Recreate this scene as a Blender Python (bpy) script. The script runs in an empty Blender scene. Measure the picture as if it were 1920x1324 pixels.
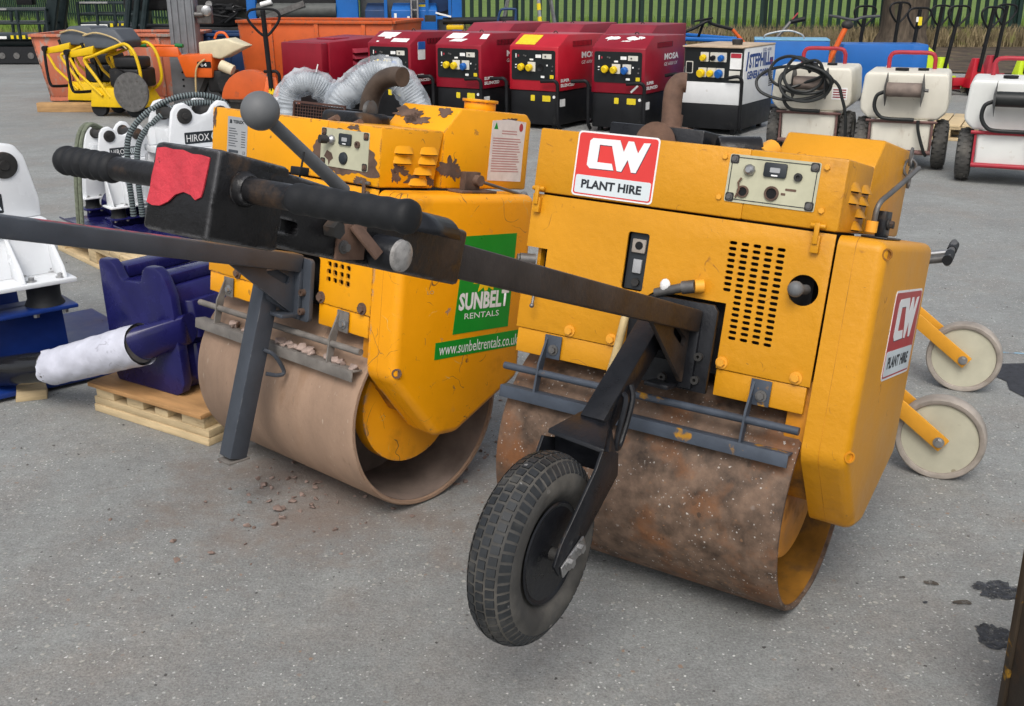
import bpy, bmesh, math, random
from mathutils import Vector, Matrix
random.seed(7)
PI = math.pi
SC = bpy.context.scene
COL = SC.collection

# ---------------------------------------------------------------- camera, sky, sun, exposure
cam_d = bpy.data.cameras.new('camera'); cam = bpy.data.objects.new('camera', cam_d); COL.objects.link(cam)
cam.location = (0, 0, 1.3402); cam.rotation_euler = (PI/2 - 0.3295, 0, 0)
cam_d.sensor_width = 36.0; cam_d.lens = 2022.4/1920*36.0
cam_d.clip_start = 0.05; cam_d.clip_end = 600
SC.camera = cam
world = bpy.data.worlds.new('World'); SC.world = world; world.use_nodes = True
wn = world.node_tree.nodes; wl = world.node_tree.links
sky = wn.new('ShaderNodeTexSky'); sky.sky_type = 'NISHITA'; sky.sun_disc = False
SUN_EL, SUN_AZ = math.radians(52), math.radians(-170)      # azimuth measured from +Y towards +X
sky.sun_elevation = SUN_EL; sky.sun_rotation = SUN_AZ
sky.air_density = 1.0; sky.dust_density = 4.0; sky.ozone_density = 1.0
bg = wn['Background']
hsv = wn.new('ShaderNodeHueSaturation'); hsv.inputs['Saturation'].default_value = .38      # thin high overcast: the blue is washed out
wl.new(sky.outputs[0], hsv.inputs['Color']); wl.new(hsv.outputs[0], bg.inputs[0]); bg.inputs[1].default_value = 0.13
sun_d = bpy.data.lights.new('sun', 'SUN'); sun_d.energy = 1.0; sun_d.angle = math.radians(28); sun_d.color = (1.0, .96, .9)
sun = bpy.data.objects.new('sun', sun_d); COL.objects.link(sun)
sdir = Vector((math.sin(SUN_AZ)*math.cos(SUN_EL), math.cos(SUN_AZ)*math.cos(SUN_EL), math.sin(SUN_EL)))
sun.rotation_euler = sdir.to_track_quat('Z', 'Y').to_euler(); sun.location = (-4, -6, 9)
vs = SC.view_settings; vs.view_transform = 'Standard'; vs.look = 'None'; vs.exposure = 0.46; vs.gamma = 1.0; vs.use_curve_mapping = False

# ---------------------------------------------------------------- mesh helpers
def vec(p): return Vector(p)
def catmull(pts, k=6, closed=False):
    P = [Vector(p) for p in pts]; n = len(P); out = []
    segs = n if closed else n-1
    for i in range(segs):
        p0 = P[(i-1) % n] if (closed or i > 0) else P[0]*2-P[1]
        p1 = P[i]; p2 = P[(i+1) % n]
        p3 = P[(i+2) % n] if (closed or i+2 < n) else P[-1]*2-P[-2]
        for j in range(k):
            t = j/k
            out.append(0.5*((2*p1)+(p2-p0)*t+(2*p0-5*p1+4*p2-p3)*t*t+(3*p1-p0-3*p2+p3)*t**3))
    if not closed: out.append(P[-1].copy())
    return out

class B:
    off = Vector((0, 0, 0))
    def __init__(s): s.V = []; s.F = []
    def add(s, V, F):
        n = len(s.V); s.V += [Vector(v) for v in V]; s.F += [tuple(i+n for i in f) for f in F]; return s
    def box(s, c, d, R=None):
        c = Vector(c); h = Vector(d)/2; V = []
        for x in (-1, 1):
            for y in (-1, 1):
                for z in (-1, 1):
                    v = Vector((x*h.x, y*h.y, z*h.z)); V.append(c+(R @ v if R else v))
        return s.add(V, [(0,1,3,2),(4,6,7,5),(0,4,5,1),(2,3,7,6),(0,2,6,4),(1,5,7,3)])
    def span(s, a, b):
        a, b = Vector(a), Vector(b); return s.box((a+b)/2, (b-a))
    def beam(s, a, b, w, h, up=(0,0,1), w2=None, h2=None):
        a, b = Vector(a), Vector(b); d = (b-a).normalized(); u = Vector(up)
        side = d.cross(u)
        if side.length < 1e-4: side = d.cross(Vector((1,0,0)))
        side.normalize(); u = side.cross(d).normalized(); w2 = w2 or w; h2 = h2 or h; V = []
        for p, ww, hh in ((a,w,h),(b,w2,h2)):
            for i, j in ((-1,-1),(1,-1),(1,1),(-1,1)): V.append(p+side*(i*ww/2)+u*(j*hh/2))
        return s.add(V, [(3,2,1,0),(4,5,6,7),(0,1,5,4),(1,2,6,5),(2,3,7,6),(3,0,4,7)])
    def cyl(s, a, b, r, n=20, r2=None, caps=True):
        a, b = Vector(a), Vector(b); d = (b-a).normalized(); q = d.orthogonal().normalized(); w = d.cross(q)
        r2 = r if r2 is None else r2; V = []
        for p, rr in ((a,r),(b,r2)):
            for i in range(n):
                t = 2*PI*i/n; V.append(p+(q*math.cos(t)+w*math.sin(t))*rr)
        F = [(i,(i+1)%n,n+(i+1)%n,n+i) for i in range(n)]
        if caps: F += [tuple(range(n-1,-1,-1)), tuple(range(n,2*n))]
        return s.add(V, F)
    def tube(s, pts, r, n=8, closed=False, caps=True):
        P = [Vector(p) for p in pts]; m = len(P); V = []; q = None
        for i in range(m):
            a = P[i-1] if (i > 0 or closed) else P[0]; b = P[(i+1) % m] if (i < m-1 or closed) else P[-1]
            d = (b-a).normalized()
            q = d.orthogonal().normalized() if q is None else (q-d*q.dot(d)).normalized()
            w = d.cross(q); rr = r[i] if isinstance(r, (list, tuple)) else r
            for j in range(n):
                t = 2*PI*j/n; V.append(P[i]+(q*math.cos(t)+w*math.sin(t))*rr)
        F = []
        for i in range(m if closed else m-1):
            for j in range(n):
                k = (i+1) % m; F.append((i*n+j, i*n+(j+1)%n, k*n+(j+1)%n, k*n+j))
        if caps and not closed: F += [tuple(range(n-1,-1,-1)), tuple(range((m-1)*n, m*n))]
        return s.add(V, F)
    def lathe(s, prof, o, axis, n=32, closed=False):
        o = Vector(o); d = Vector(axis).normalized(); q = d.orthogonal().normalized(); w = d.cross(q); V = []; m = len(prof)
        for r, h in prof:
            for i in range(n):
                t = 2*PI*i/n; V.append(o+d*h+(q*math.cos(t)+w*math.sin(t))*r)
        F = []
        for k in range(m if closed else m-1):
            k2 = (k+1) % m
            for i in range(n): F.append((k*n+i, k*n+(i+1)%n, k2*n+(i+1)%n, k2*n+i))
        if not closed:
            if prof[0][0] > 1e-6: F.append(tuple(range(n-1,-1,-1)))
            if prof[-1][0] > 1e-6: F.append(tuple(range((m-1)*n, m*n)))
        return s.add(V, F)
    def prism(s, poly, ax, a, b):
        n = len(poly); V = []
        for h in (a, b):
            for p, q in poly: V.append([(h,p,q),(p,h,q),(p,q,h)][ax])
        F = [(i,(i+1)%n,n+(i+1)%n,n+i) for i in range(n)]+[tuple(range(n-1,-1,-1)), tuple(range(n,2*n))]
        return s.add(V, F)
    def plate(s, poly, o, u, v, th):                       # flat polygon (2-D points) standing on a plane, thickness along u x v
        o, u, v = Vector(o), Vector(u).normalized(), Vector(v).normalized(); nrm = u.cross(v); n = len(poly)
        V = [o+u*p+v*q for p, q in poly]+[o+u*p+v*q+nrm*th for p, q in poly]
        F = [(i,(i+1)%n,n+(i+1)%n,n+i) for i in range(n)]+[tuple(range(n-1,-1,-1)), tuple(range(n,2*n))]
        return s.add(V, F)
    def sph(s, c, r, n=16, sc=(1,1,1)):
        c = Vector(c); m = n//2; V = [c+Vector((0,0,r*sc[2]))]; F = []
        for i in range(1, m):
            for j in range(n):
                a = PI*i/m; t = 2*PI*j/n
                V.append(c+Vector((r*sc[0]*math.sin(a)*math.cos(t), r*sc[1]*math.sin(a)*math.sin(t), r*sc[2]*math.cos(a))))
        V.append(c-Vector((0,0,r*sc[2]))); L = len(V)-1
        for j in range(n):
            F.append((0,1+j,1+(j+1)%n)); F.append((L,L-n+(j+1)%n,L-n+j))
            for i in range(m-2): F.append((1+i*n+j,1+(i+1)*n+j,1+(i+1)*n+(j+1)%n,1+i*n+(j+1)%n))
        return s.add(V, F)
    def hull(s, pts):
        bm = bmesh.new(); vs_ = [bm.verts.new(p) for p in pts]
        r = bmesh.ops.convex_hull(bm, input=vs_); bmesh.ops.delete(bm, geom=[g for g in r['geom_interior'] if isinstance(g, bmesh.types.BMVert)], context='VERTS')
        bm.verts.index_update(); s.add([v.co.copy() for v in bm.verts], [tuple(v.index for v in f.verts) for f in bm.faces]); bm.free(); return s
    def mesh(s, name, bevel=0, seg=2, smooth=38):
        me = bpy.data.meshes.new(name); me.from_pydata([v-B.off for v in s.V], [], s.F)
        bm = bmesh.new(); bm.from_mesh(me); bmesh.ops.recalc_face_normals(bm, faces=bm.faces)
        if bevel:
            es = [e for e in bm.edges if len(e.link_faces) == 2 and e.calc_face_angle(0) > .5]
            bmesh.ops.bevel(bm, geom=es, offset=bevel, segments=seg, profile=.5, affect='EDGES', clamp_overlap=True)
        bm.to_mesh(me); bm.free()
        if smooth:
            for p in me.polygons: p.use_smooth = True
            me.set_sharp_from_angle(angle=math.radians(smooth))
        return me
    def obj(s, name, mat, parent=None, bevel=0, seg=2, smooth=38, label=None):
        me = s.mesh(name, bevel, seg, smooth); o = bpy.data.objects.new(name, me); COL.objects.link(o)
        me.materials.append(mat)
        if parent is not None: o.parent = parent
        if label: o['label'] = label
        return o

def tag(o, label=None, cat=None, group=None, kind=None):
    if label: o['label'] = label
    if cat: o['category'] = cat
    if group: o['group'] = group
    if kind: o['kind'] = kind
    return o
def thing(name, label, cat, loc=(0,0,0), rz=0, group=None):
    o = bpy.data.objects.new(name, None); COL.objects.link(o); o.location = loc; o.rotation_euler = (0,0,rz); o.empty_display_size = .1
    return tag(o, label, cat, group)
def kids(o): return list(o.children)
def dup(o, loc=None, rz=None, label=None, group=None, parent=None):
    c = o.copy(); COL.objects.link(c); c.parent = parent
    if loc is not None: c.location = loc
    if rz is not None: c.rotation_euler = (0,0,rz)
    if label: c['label'] = label
    if group: c['group'] = group
    for k in kids(o): dup(k, parent=c)
    return c
def cut(o, cutter):
    c = bpy.data.objects.new('cutter', cutter.mesh('cutter', smooth=0)); COL.objects.link(c)
    c.matrix_world = o.matrix_world if o.parent is None else Matrix()
    pm = o.parent; o.parent = None
    m = o.modifiers.new('cut', 'BOOLEAN'); m.object = c; m.operation = 'DIFFERENCE'; m.solver = 'EXACT'
    dg = bpy.context.evaluated_depsgraph_get(); dg.update()
    me = bpy.data.meshes.new_from_object(o.evaluated_get(dg)); o.modifiers.clear(); old = o.data; o.data = me
    bpy.data.objects.remove(c); o.parent = pm
    for p in me.polygons: p.use_smooth = True
    me.set_sharp_from_angle(angle=math.radians(35))
    return o
def text(body, o, u, v, w, h, mat, parent, name='lettering', th=.0012, bold=False, shear=0.0):
    """lettering as thin raised mesh; o is the lower left corner, u to the right, v upwards"""
    cu = bpy.data.curves.new(name, 'FONT'); cu.body = body; cu.align_x = 'LEFT'; cu.resolution_u = 2; cu.shear = shear
    if bold: cu.offset = .038
    t = bpy.data.objects.new(name, cu); COL.objects.link(t)
    dg = bpy.context.evaluated_depsgraph_get(); me = bpy.data.meshes.new_from_object(t.evaluated_get(dg))
    bpy.data.objects.remove(t)
    if not me.vertices: return None
    xs = [q.co.x for q in me.vertices]; ys = [q.co.y for q in me.vertices]; x0, x1, y0, y1 = min(xs), max(xs), min(ys), max(ys)
    o, u, v = Vector(o)-B.off, Vector(u).normalized(), Vector(v).normalized(); n = u.cross(v)
    for q in me.vertices: q.co = o+u*((q.co.x-x0)/(x1-x0)*w)+v*((q.co.y-y0)/(y1-y0)*h)+n*th
    me.materials.clear(); me.materials.append(mat); me.name = name
    ob = bpy.data.objects.new(name, me); COL.objects.link(ob); ob.parent = parent
    return ob
def rrect(x0, y0, x1, y1, r, n=5):
    out = []
    for cx, cy, a in ((x1-r,y1-r,0),(x0+r,y1-r,90),(x0+r,y0+r,180),(x1-r,y0+r,270)):
        for i in range(n+1):
            t = math.radians(a+90*i/n); out.append((cx+r*math.cos(t), cy+r*math.sin(t)))
    return out
def rotz(a): return Matrix.Rotation(a, 3, 'Z')

# ---------------------------------------------------------------- materials
def srgb(r, g, b):
    f = lambda c: c/12.92 if c <= .04045 else ((c+.055)/1.055)**2.4
    return (f(r/255), f(g/255), f(b/255), 1)
MATS = {}
def mat(name, col, rough=.5, metal=0.0, var=.10, vscale=9, patch=None, patch_amt=.0, patch_scale=7, patch_soft=.05, patch_rough=.85,
        patch2=None, patch2_amt=0, patch2_scale=30, bump=0.0, bscale=80, rvar=.12, stretch=None, spec=.36, rnd=0, speck=None, edge=None, scratch=None):
    """painted / bare surface: base colour with slow mottling, up to two kinds of worn or dirty patches, fine relief"""
    m = bpy.data.materials.new(name); m.use_nodes = True; nt = m.node_tree; N, L = nt.nodes, nt.links
    bs = N['Principled BSDF']; bs.inputs['Roughness'].default_value = rough; bs.inputs['Metallic'].default_value = metal
    bs.inputs['Specular IOR Level'].default_value = spec
    tc = N.new('ShaderNodeTexCoord'); vecout = tc.outputs['Object']
    if stretch:
        mp = N.new('ShaderNodeMapping'); mp.inputs['Scale'].default_value = stretch; L.new(vecout, mp.inputs[0]); vecout = mp.outputs[0]
    def noise(scale, det=5, rgh=.6, off=0.0):
        n = N.new('ShaderNodeTexNoise'); n.inputs['Scale'].default_value = scale; n.inputs['Detail'].default_value = det; n.inputs['Roughness'].default_value = rgh
        if off:
            a = N.new('ShaderNodeVectorMath'); a.operation = 'ADD'; a.inputs[1].default_value = (off, off*.7, off*1.3); L.new(vecout, a.inputs[0]); L.new(a.outputs[0], n.inputs[0])
        else: L.new(vecout, n.inputs[0])
        return n
    def mixc(fac, a, b):
        x = N.new('ShaderNodeMix'); x.data_type = 'RGBA'; L.new(fac, x.inputs[0])
        for s_, val in ((6, a), (7, b)):
            if isinstance(val, tuple): x.inputs[s_].default_value = val
            else: L.new(val, x.inputs[s_])
        return x.outputs[2]
    def ramp(src, lo, hi):
        r = N.new('ShaderNodeMapRange'); r.inputs[1].default_value = lo; r.inputs[2].default_value = hi; L.new(src, r.inputs[0]); return r.outputs[0]
    c = tuple(col) if len(col) == 4 else tuple(col)+(1,)
    dk = tuple(x*(1-var*1.6) for x in c[:3])+(1,); lt = tuple(min(1, x*(1+var)) for x in c[:3])+(1,)
    n1 = noise(vscale); cur = mixc(ramp(n1.outputs[0], .3, .7), dk, lt)
    if rnd:
        oi = N.new('ShaderNodeObjectInfo'); hs = N.new('ShaderNodeHueSaturation'); mr = N.new('ShaderNodeMapRange')
        mr.inputs[3].default_value = 1-rnd; mr.inputs[4].default_value = 1+rnd; L.new(oi.outputs['Random'], mr.inputs[0]); L.new(mr.outputs[0], hs.inputs['Value']); L.new(cur, hs.inputs['Color']); cur = hs.outputs[0]
    rsrc = ramp(n1.outputs[0], .2, .8)
    rr = N.new('ShaderNodeMapRange'); rr.inputs[3].default_value = max(.02, rough-rvar); rr.inputs[4].default_value = min(1, rough+rvar); L.new(rsrc, rr.inputs[0]); rcur = rr.outputs[0]
    if patch:
        n2 = noise(patch_scale, 8, .62, 3.7); f = ramp(n2.outputs[0], .62-patch_amt, .62-patch_amt+patch_soft)
        pc = tuple(patch)+((1,) if len(patch) == 3 else ()); pc2 = tuple(x*.6 for x in pc[:3])+(1,)
        n2b = noise(patch_scale*5, 4, .6, 9.1); cur = mixc(f, cur, mixc(n2b.outputs[0], pc2, pc))
        q = N.new('ShaderNodeMix'); L.new(f, q.inputs[0]); L.new(rcur, q.inputs[2]); q.inputs[3].default_value = patch_rough; rcur = q.outputs[0]
    if patch2:
        n3 = noise(patch2_scale, 4, .7, 17.3); f = ramp(n3.outputs[0], .66-patch2_amt, .72-patch2_amt)
        cur = mixc(f, cur, tuple(patch2)+((1,) if len(patch2) == 3 else ()))
    if speck:                                                 # (colour, cells per metre, share of cells, size): splashes and chips
        for sc_, sh_, sz_, cc_ in speck:
            vo = N.new('ShaderNodeTexVoronoi'); vo.inputs['Scale'].default_value = sc_; nd = noise(sc_*2.2, 3, .6, 2.2); vm = N.new('ShaderNodeVectorMath'); vm.operation = 'SCALE'; vm.inputs['Scale'].default_value = .9/sc_
            va = N.new('ShaderNodeVectorMath'); va.operation = 'ADD'; L.new(nd.outputs[1], vm.inputs[0]); L.new(vecout, va.inputs[0]); L.new(vm.outputs[0], va.inputs[1]); L.new(va.outputs[0], vo.inputs[0])
            se = N.new('ShaderNodeSeparateColor'); L.new(vo.outputs['Color'], se.inputs[0])
            szr = N.new('ShaderNodeMath'); szr.operation = 'MULTIPLY'; L.new(se.outputs[1], szr.inputs[0]); szr.inputs[1].default_value = sz_
            lt_ = N.new('ShaderNodeMath'); lt_.operation = 'LESS_THAN'; L.new(vo.outputs['Distance'], lt_.inputs[0]); L.new(szr.outputs[0], lt_.inputs[1])
            pk = N.new('ShaderNodeMath'); pk.operation = 'GREATER_THAN'; L.new(se.outputs[0], pk.inputs[0]); pk.inputs[1].default_value = 1-sh_
            mu = N.new('ShaderNodeMath'); mu.operation = 'MULTIPLY'; L.new(lt_.outputs[0], mu.inputs[0]); L.new(pk.outputs[0], mu.inputs[1])
            ck = noise(max(3, sc_*.09), 3, .6, sc_*.37); cm = N.new('ShaderNodeMath'); cm.operation = 'MULTIPLY'; L.new(mu.outputs[0], cm.inputs[0]); L.new(ramp(ck.outputs[0], .44, .62), cm.inputs[1]); cur = mixc(cm.outputs[0], cur, tuple(cc_)+(1,))
    if scratch:                                               # fine wandering scratches and cracks: (colour, scale, width, amount)
        for cc_, sc_, wd_, am_ in scratch:
            ns = noise(sc_, 2.5, .55, 31.7+sc_); sb = N.new('ShaderNodeMath'); sb.operation = 'SUBTRACT'; L.new(ns.outputs[0], sb.inputs[0]); sb.inputs[1].default_value = .5; ab = N.new('ShaderNodeMath'); ab.operation = 'ABSOLUTE'; L.new(sb.outputs[0], ab.inputs[0])
            ln_ = ramp(ab.outputs[0], wd_, wd_*.3); nk = noise(sc_*1.7, 4, .6, 47.3); mk = ramp(nk.outputs[0], .62-am_, .68-am_); mu = N.new('ShaderNodeMath'); mu.operation = 'MULTIPLY'; L.new(ln_, mu.inputs[0]); L.new(mk, mu.inputs[1]); cur = mixc(mu.outputs[0], cur, tuple(cc_)+(1,))
    if edge:                                                  # worn edges: (colour, radius, amount)
        be = N.new('ShaderNodeBevel'); be.samples = 4; be.inputs[0].default_value = edge[1]; ge = N.new('ShaderNodeNewGeometry'); dt = N.new('ShaderNodeVectorMath'); dt.operation = 'DOT_PRODUCT'
        L.new(be.outputs[0], dt.inputs[0]); L.new(ge.outputs['Normal'], dt.inputs[1]); em = ramp(dt.outputs['Value'], .985, .90); ne = noise(34, 5, .7, 13.1); nm_ = ramp(ne.outputs[0], .60-edge[2], .70-edge[2])
        mu = N.new('ShaderNodeMath'); mu.operation = 'MULTIPLY'; L.new(em, mu.inputs[0]); L.new(nm_, mu.inputs[1]); cur = mixc(mu.outputs[0], cur, tuple(edge[0])+(1,))
    L.new(cur, bs.inputs['Base Color']); L.new(rcur, bs.inputs['Roughness'])
    if bump:
        nb = noise(bscale, 4, .6, 5.5); bp = N.new('ShaderNodeBump'); bp.inputs['Strength'].default_value = min(1, bump); bp.inputs['Distance'].default_value = .004
        L.new(nb.outputs[0], bp.inputs['Height']); L.new(bp.outputs[0], bs.inputs['Normal'])
    MATS[name] = m; return m
RUSTC = (.105, .062, .045); RUSTO = (.26, .10, .035); DUSTC = (.30, .21, .15)
M = dict(
 yel_r = mat('yellow_paint_thick', (.60,.265,.008), .42, var=.05, vscale=5, patch=(.36,.15,.012), patch_amt=.03, patch_scale=4, patch_soft=.20, patch_rough=.5, bump=.5, bscale=34, edge=((.40,.18,.02),.004,.06), speck=((40,.04,.3,(.30,.15,.03)),), scratch=(((.34,.14,.015),7,.006,.03),((.20,.09,.02),13,.004,-.02)), patch2=(.52,.22,.02), patch2_amt=-.03, patch2_scale=11),
 yel_l = mat('yellow_paint_worn', (.82,.345,.003), .40, var=.07, vscale=4, patch=(.11,.07,.055), patch_amt=-.085, patch_scale=9, patch_soft=.012, patch2=(.42,.16,.005), patch2_amt=-.06, patch2_scale=14, bump=.12, edge=((.10,.055,.035),.007,.14), speck=((55,.08,.4,(.10,.06,.04)),(24,.06,.3,(.14,.08,.04))), scratch=(((.13,.07,.035),8,.004,.03),)),
 yel_lc = mat('yellow_plastic_scuffed', (.86,.345,.003), .42, var=.07, vscale=3, patch=(.34,.13,.012), patch_amt=.05, patch_scale=5, patch_soft=.30, patch2=(.22,.20,.20), patch2_amt=-.065, patch2_scale=22, bump=.15, edge=((.24,.20,.18),.016,.13), speck=((30,.07,.35,(.20,.17,.15)),(14,.10,.25,(.36,.17,.03))), scratch=(((.16,.08,.03),6,.0040,.09),((.62,.46,.16),8,.0030,.07),((.12,.08,.05),15,.0035,.05),((.14,.08,.04),3.2,.0022,.10))),
 yel_dark = mat('yellow_paint_oily', (.56,.22,.01), .5, var=.2, vscale=8, patch=(.08,.048,.025), patch_amt=.11, patch_scale=7, patch_soft=.2),
 rust_ring = mat('bare_rusty_steel', (.12,.075,.055), .8, var=.3, vscale=22, patch=RUSTO, patch_amt=.02, patch_scale=20, patch_soft=.15, bump=.3),
 drum_r = mat('rusty_drum', (.140,.092,.064), .72, metal=.05, var=.42, vscale=24, patch=(.25,.105,.042), patch_amt=.12, patch_scale=9, patch_soft=.22, speck=((75,.045,.36,(.46,.42,.38)),(140,.10,.40,(.50,.47,.43)),(230,.14,.45,(.42,.39,.36)),(60,.10,.5,(.07,.045,.03)),(120,.14,.5,(.24,.13,.07))), bump=.4, bscale=60, patch2=(.23,.19,.165), patch2_amt=-.02, patch2_scale=8),
 drum_l = mat('clay_dusted_drum', (.315,.212,.148), .85, var=.13, vscale=7, patch=(.27,.155,.085), patch_amt=.03, patch_scale=6, patch_soft=.3, patch2=(.22,.145,.095), patch2_amt=-.025, patch2_scale=9, bump=.45, stretch=(1.6,.65,.65), speck=((26,.06,.35,(.20,.14,.10)),(60,.06,.4,(.24,.17,.12)),(90,.10,.4,(.40,.31,.24))), edge=((.20,.11,.06),.005,.15)),
 drum_in = mat('inner_drum_steel', (.21,.165,.14), .7, var=.25, vscale=9, patch=(.30,.17,.05), patch_amt=.0, patch_scale=5, patch_soft=.2),
 drum_in_y = mat('inner_drum_painted', (.28,.125,.015), .6, var=.3, vscale=9, patch=(.09,.055,.03), patch_amt=.12, patch_scale=8, patch_soft=.15),
 blk = mat('black_paint', (.012,.013,.016), .33, spec=.28, var=.25, vscale=20, patch=(.06,.045,.035), patch_amt=-.05, patch_scale=12, patch_soft=.08, bump=.2),
 blk_w = mat('black_paint_worn', (.013,.0128,.014), .32, spec=.28, var=.3, vscale=14, patch=(.10,.06,.035), patch_amt=.075, patch_scale=9, patch_soft=.12, patch2=(.22,.13,.07), patch2_amt=-.12, patch2_scale=40, bump=.3, edge=((.13,.13,.135),.006,.16)),
 beam_r = mat('brown_dusty_drawbar', (.035,.028,.025), .5, var=.3, vscale=12, patch=(.12,.075,.045), patch_amt=.09, patch_scale=6, patch_soft=.2, bump=.3),
 gry = mat('dark_grey_paint', (.050,.058,.072), .42, var=.12, vscale=12, patch=(.095,.10,.11), patch_amt=-.03, patch_scale=11, patch_soft=.1, bump=.1, edge=((.14,.145,.15),.004,.08)),
 gry_d = mat('dusty_grey_steel', (.17,.155,.14), .75, var=.25, vscale=20, patch=(.06,.07,.085), patch_amt=.0, patch_scale=12, patch_soft=.08),
 blue_bar = mat('slate_painted_steel', (.055,.068,.09), .5, var=.2, vscale=16, patch=(.45,.22,.02), patch_amt=.035, patch_scale=11, patch_soft=.04, patch2=(.10,.075,.05), patch2_amt=-.03, patch2_scale=25),
 rubber = mat('black_rubber', (.014,.015,.017), .62, spec=.28, var=.2, vscale=25, patch=(.10,.09,.08), patch_amt=-.02, patch_scale=10, patch_soft=.15, bump=.15),
 tyre = mat('dusty_tyre_rubber', (.062,.060,.056), .74, var=.25, vscale=14, patch=(.20,.185,.16), patch_amt=.13, patch_scale=7, patch_soft=.3, speck=((70,.05,.4,(.24,.23,.21)),), bump=.15),
 lug = mat('tread_rubber', (.026,.029,.032), .55, var=.3, vscale=22, patch=(.11,.105,.095), patch_amt=.05, patch_scale=14, patch_soft=.2, speck=((110,.05,.4,(.3,.29,.28)),)),
 groove = mat('dirt_in_tread', (.15,.14,.12), .9, var=.2),
 dark = mat('void_shade', (.006,.006,.007), .8, var=.2),  # near-black colour standing in for the shade inside gaps and openings
 iron = mat('cast_iron', (.03,.029,.028), .6, var=.3, vscale=15, patch=(.14,.08,.05), patch_amt=.03, patch_scale=14, patch_soft=.12, bump=.3),
 steel = mat('zinc_steel', (.42,.42,.42), .35, metal=.85, var=.15, vscale=30, patch=(.2,.15,.1), patch_amt=-.06, patch_scale=30),
 steel_d = mat('dull_steel', (.16,.155,.15), .5, metal=.6, var=.2, vscale=25, patch=(.12,.07,.04), patch_amt=.0, patch_scale=20, patch_soft=.15),
 bolt_y = mat('painted_bolt', (.74,.34,.03), .45, var=.1),
 cream = mat('cream_panel', (.47,.46,.33), .5, var=.08, vscale=20, patch=(.25,.19,.11), patch_amt=-.06, patch_scale=16, patch_soft=.1),
 white = mat('white_vinyl', (.78,.78,.78), .35, var=.03),
 white_g = mat('grey_white_vinyl', (.62,.68,.70), .35, var=.03),
 red_v = mat('red_vinyl', (.66,.045,.04), .35, var=.05),
 red_d = mat('dull_red_vinyl', (.42,.04,.04), .4, var=.06),
 black_v = mat('black_print', (.02,.025,.03), .45, var=.05),
 navy_v = mat('navy_print', (.02,.035,.06), .4, var=.05),
 green_v = mat('green_vinyl', (.012,.26,.025), .35, var=.05),
 yel_v = mat('yellow_vinyl', (.80,.52,.01), .4, var=.05),
 silver_l = mat('silver_label', (.34,.35,.36), .4, var=.05),
 paper = mat('weathered_paper', (.70,.62,.57), .6, var=.08, vscale=40, patch=(.5,.33,.2), patch_amt=-.07, patch_scale=30, patch_soft=.06),
 pink_print = mat('faded_red_print', (.50,.24,.22), .6, var=.1),
 red_patch = mat('flaking_red_paint', (.52,.038,.055), .55, var=.12, vscale=40, patch=(.10,.03,.03), patch_amt=-.075, patch_scale=38, patch_soft=.03, bump=.9, bscale=55),
 lens = mat('scratched_clear_lens', (.30,.29,.28), .3, var=.3, vscale=60),
 hose_c = mat('cream_hose', (.50,.38,.19), .5, var=.12, vscale=40),
 ball = mat('grey_knob', (.13,.135,.14), .55, var=.08, vscale=30),
 exh = mat('rusty_exhaust', (.15,.088,.062), .8, var=.25, vscale=25, patch=(.24,.11,.05), patch_amt=.0, patch_scale=20, patch_soft=.2, bump=.3),
 exh_l = mat('brown_exhaust', (.085,.06,.045), .6, var=.25, vscale=20),
 clay = mat('pink_clay', (.33,.25,.215), .95, var=.2, vscale=30, bump=.5, rnd=.15),
 nylon = mat('grubby_nylon', (.52,.50,.385), .45, var=.08, vscale=10, patch=(.30,.23,.14), patch_amt=-.06, patch_scale=14, patch_soft=.16, speck=((40,.10,.35,(.22,.17,.11)),)),
 nylon_t = mat('nylon_tread', (.34,.30,.26), .6, var=.2, vscale=15, patch=(.2,.13,.09), patch_amt=.02, patch_scale=12, patch_soft=.2),
 white_p = mat('white_gloss_paint', (.72,.74,.76), .25, var=.02),
 navy_p = mat('navy_gloss_paint', (.012,.012,.085), .25, var=.2, vscale=10, patch=(.03,.03,.10), patch_amt=-.02, patch_scale=12, patch_soft=.15),
 blue_n = mat('blue_base_paint', (.008,.03,.17), .35, var=.15, vscale=9),
 wood = mat('pale_pine', (.56,.43,.25), .75, var=.16, vscale=5, patch=(.33,.22,.11), patch_amt=.0, patch_scale=5, patch_soft=.18, stretch=(1.2,9,9), bump=.3, rnd=.12),
 ply = mat('orange_plywood', (.40,.22,.09), .7, var=.2, vscale=6, patch=(.20,.10,.045), patch_amt=.0, patch_scale=7, patch_soft=.2, stretch=(1,5,1), bump=.3),
 wrap_w = mat('white_wrapped_film', (.56,.57,.65), .4, var=.12, vscale=12, bump=.6, bscale=26, patch=(.40,.40,.46), patch_amt=-.02, patch_scale=12, patch_soft=.1, scratch=(((.36,.36,.42),9,.012,.08),)),
 wrap_b = mat('black_plastic_sleeve', (.012,.012,.013), .18, var=.2, bump=.4, bscale=20),
)
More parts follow.
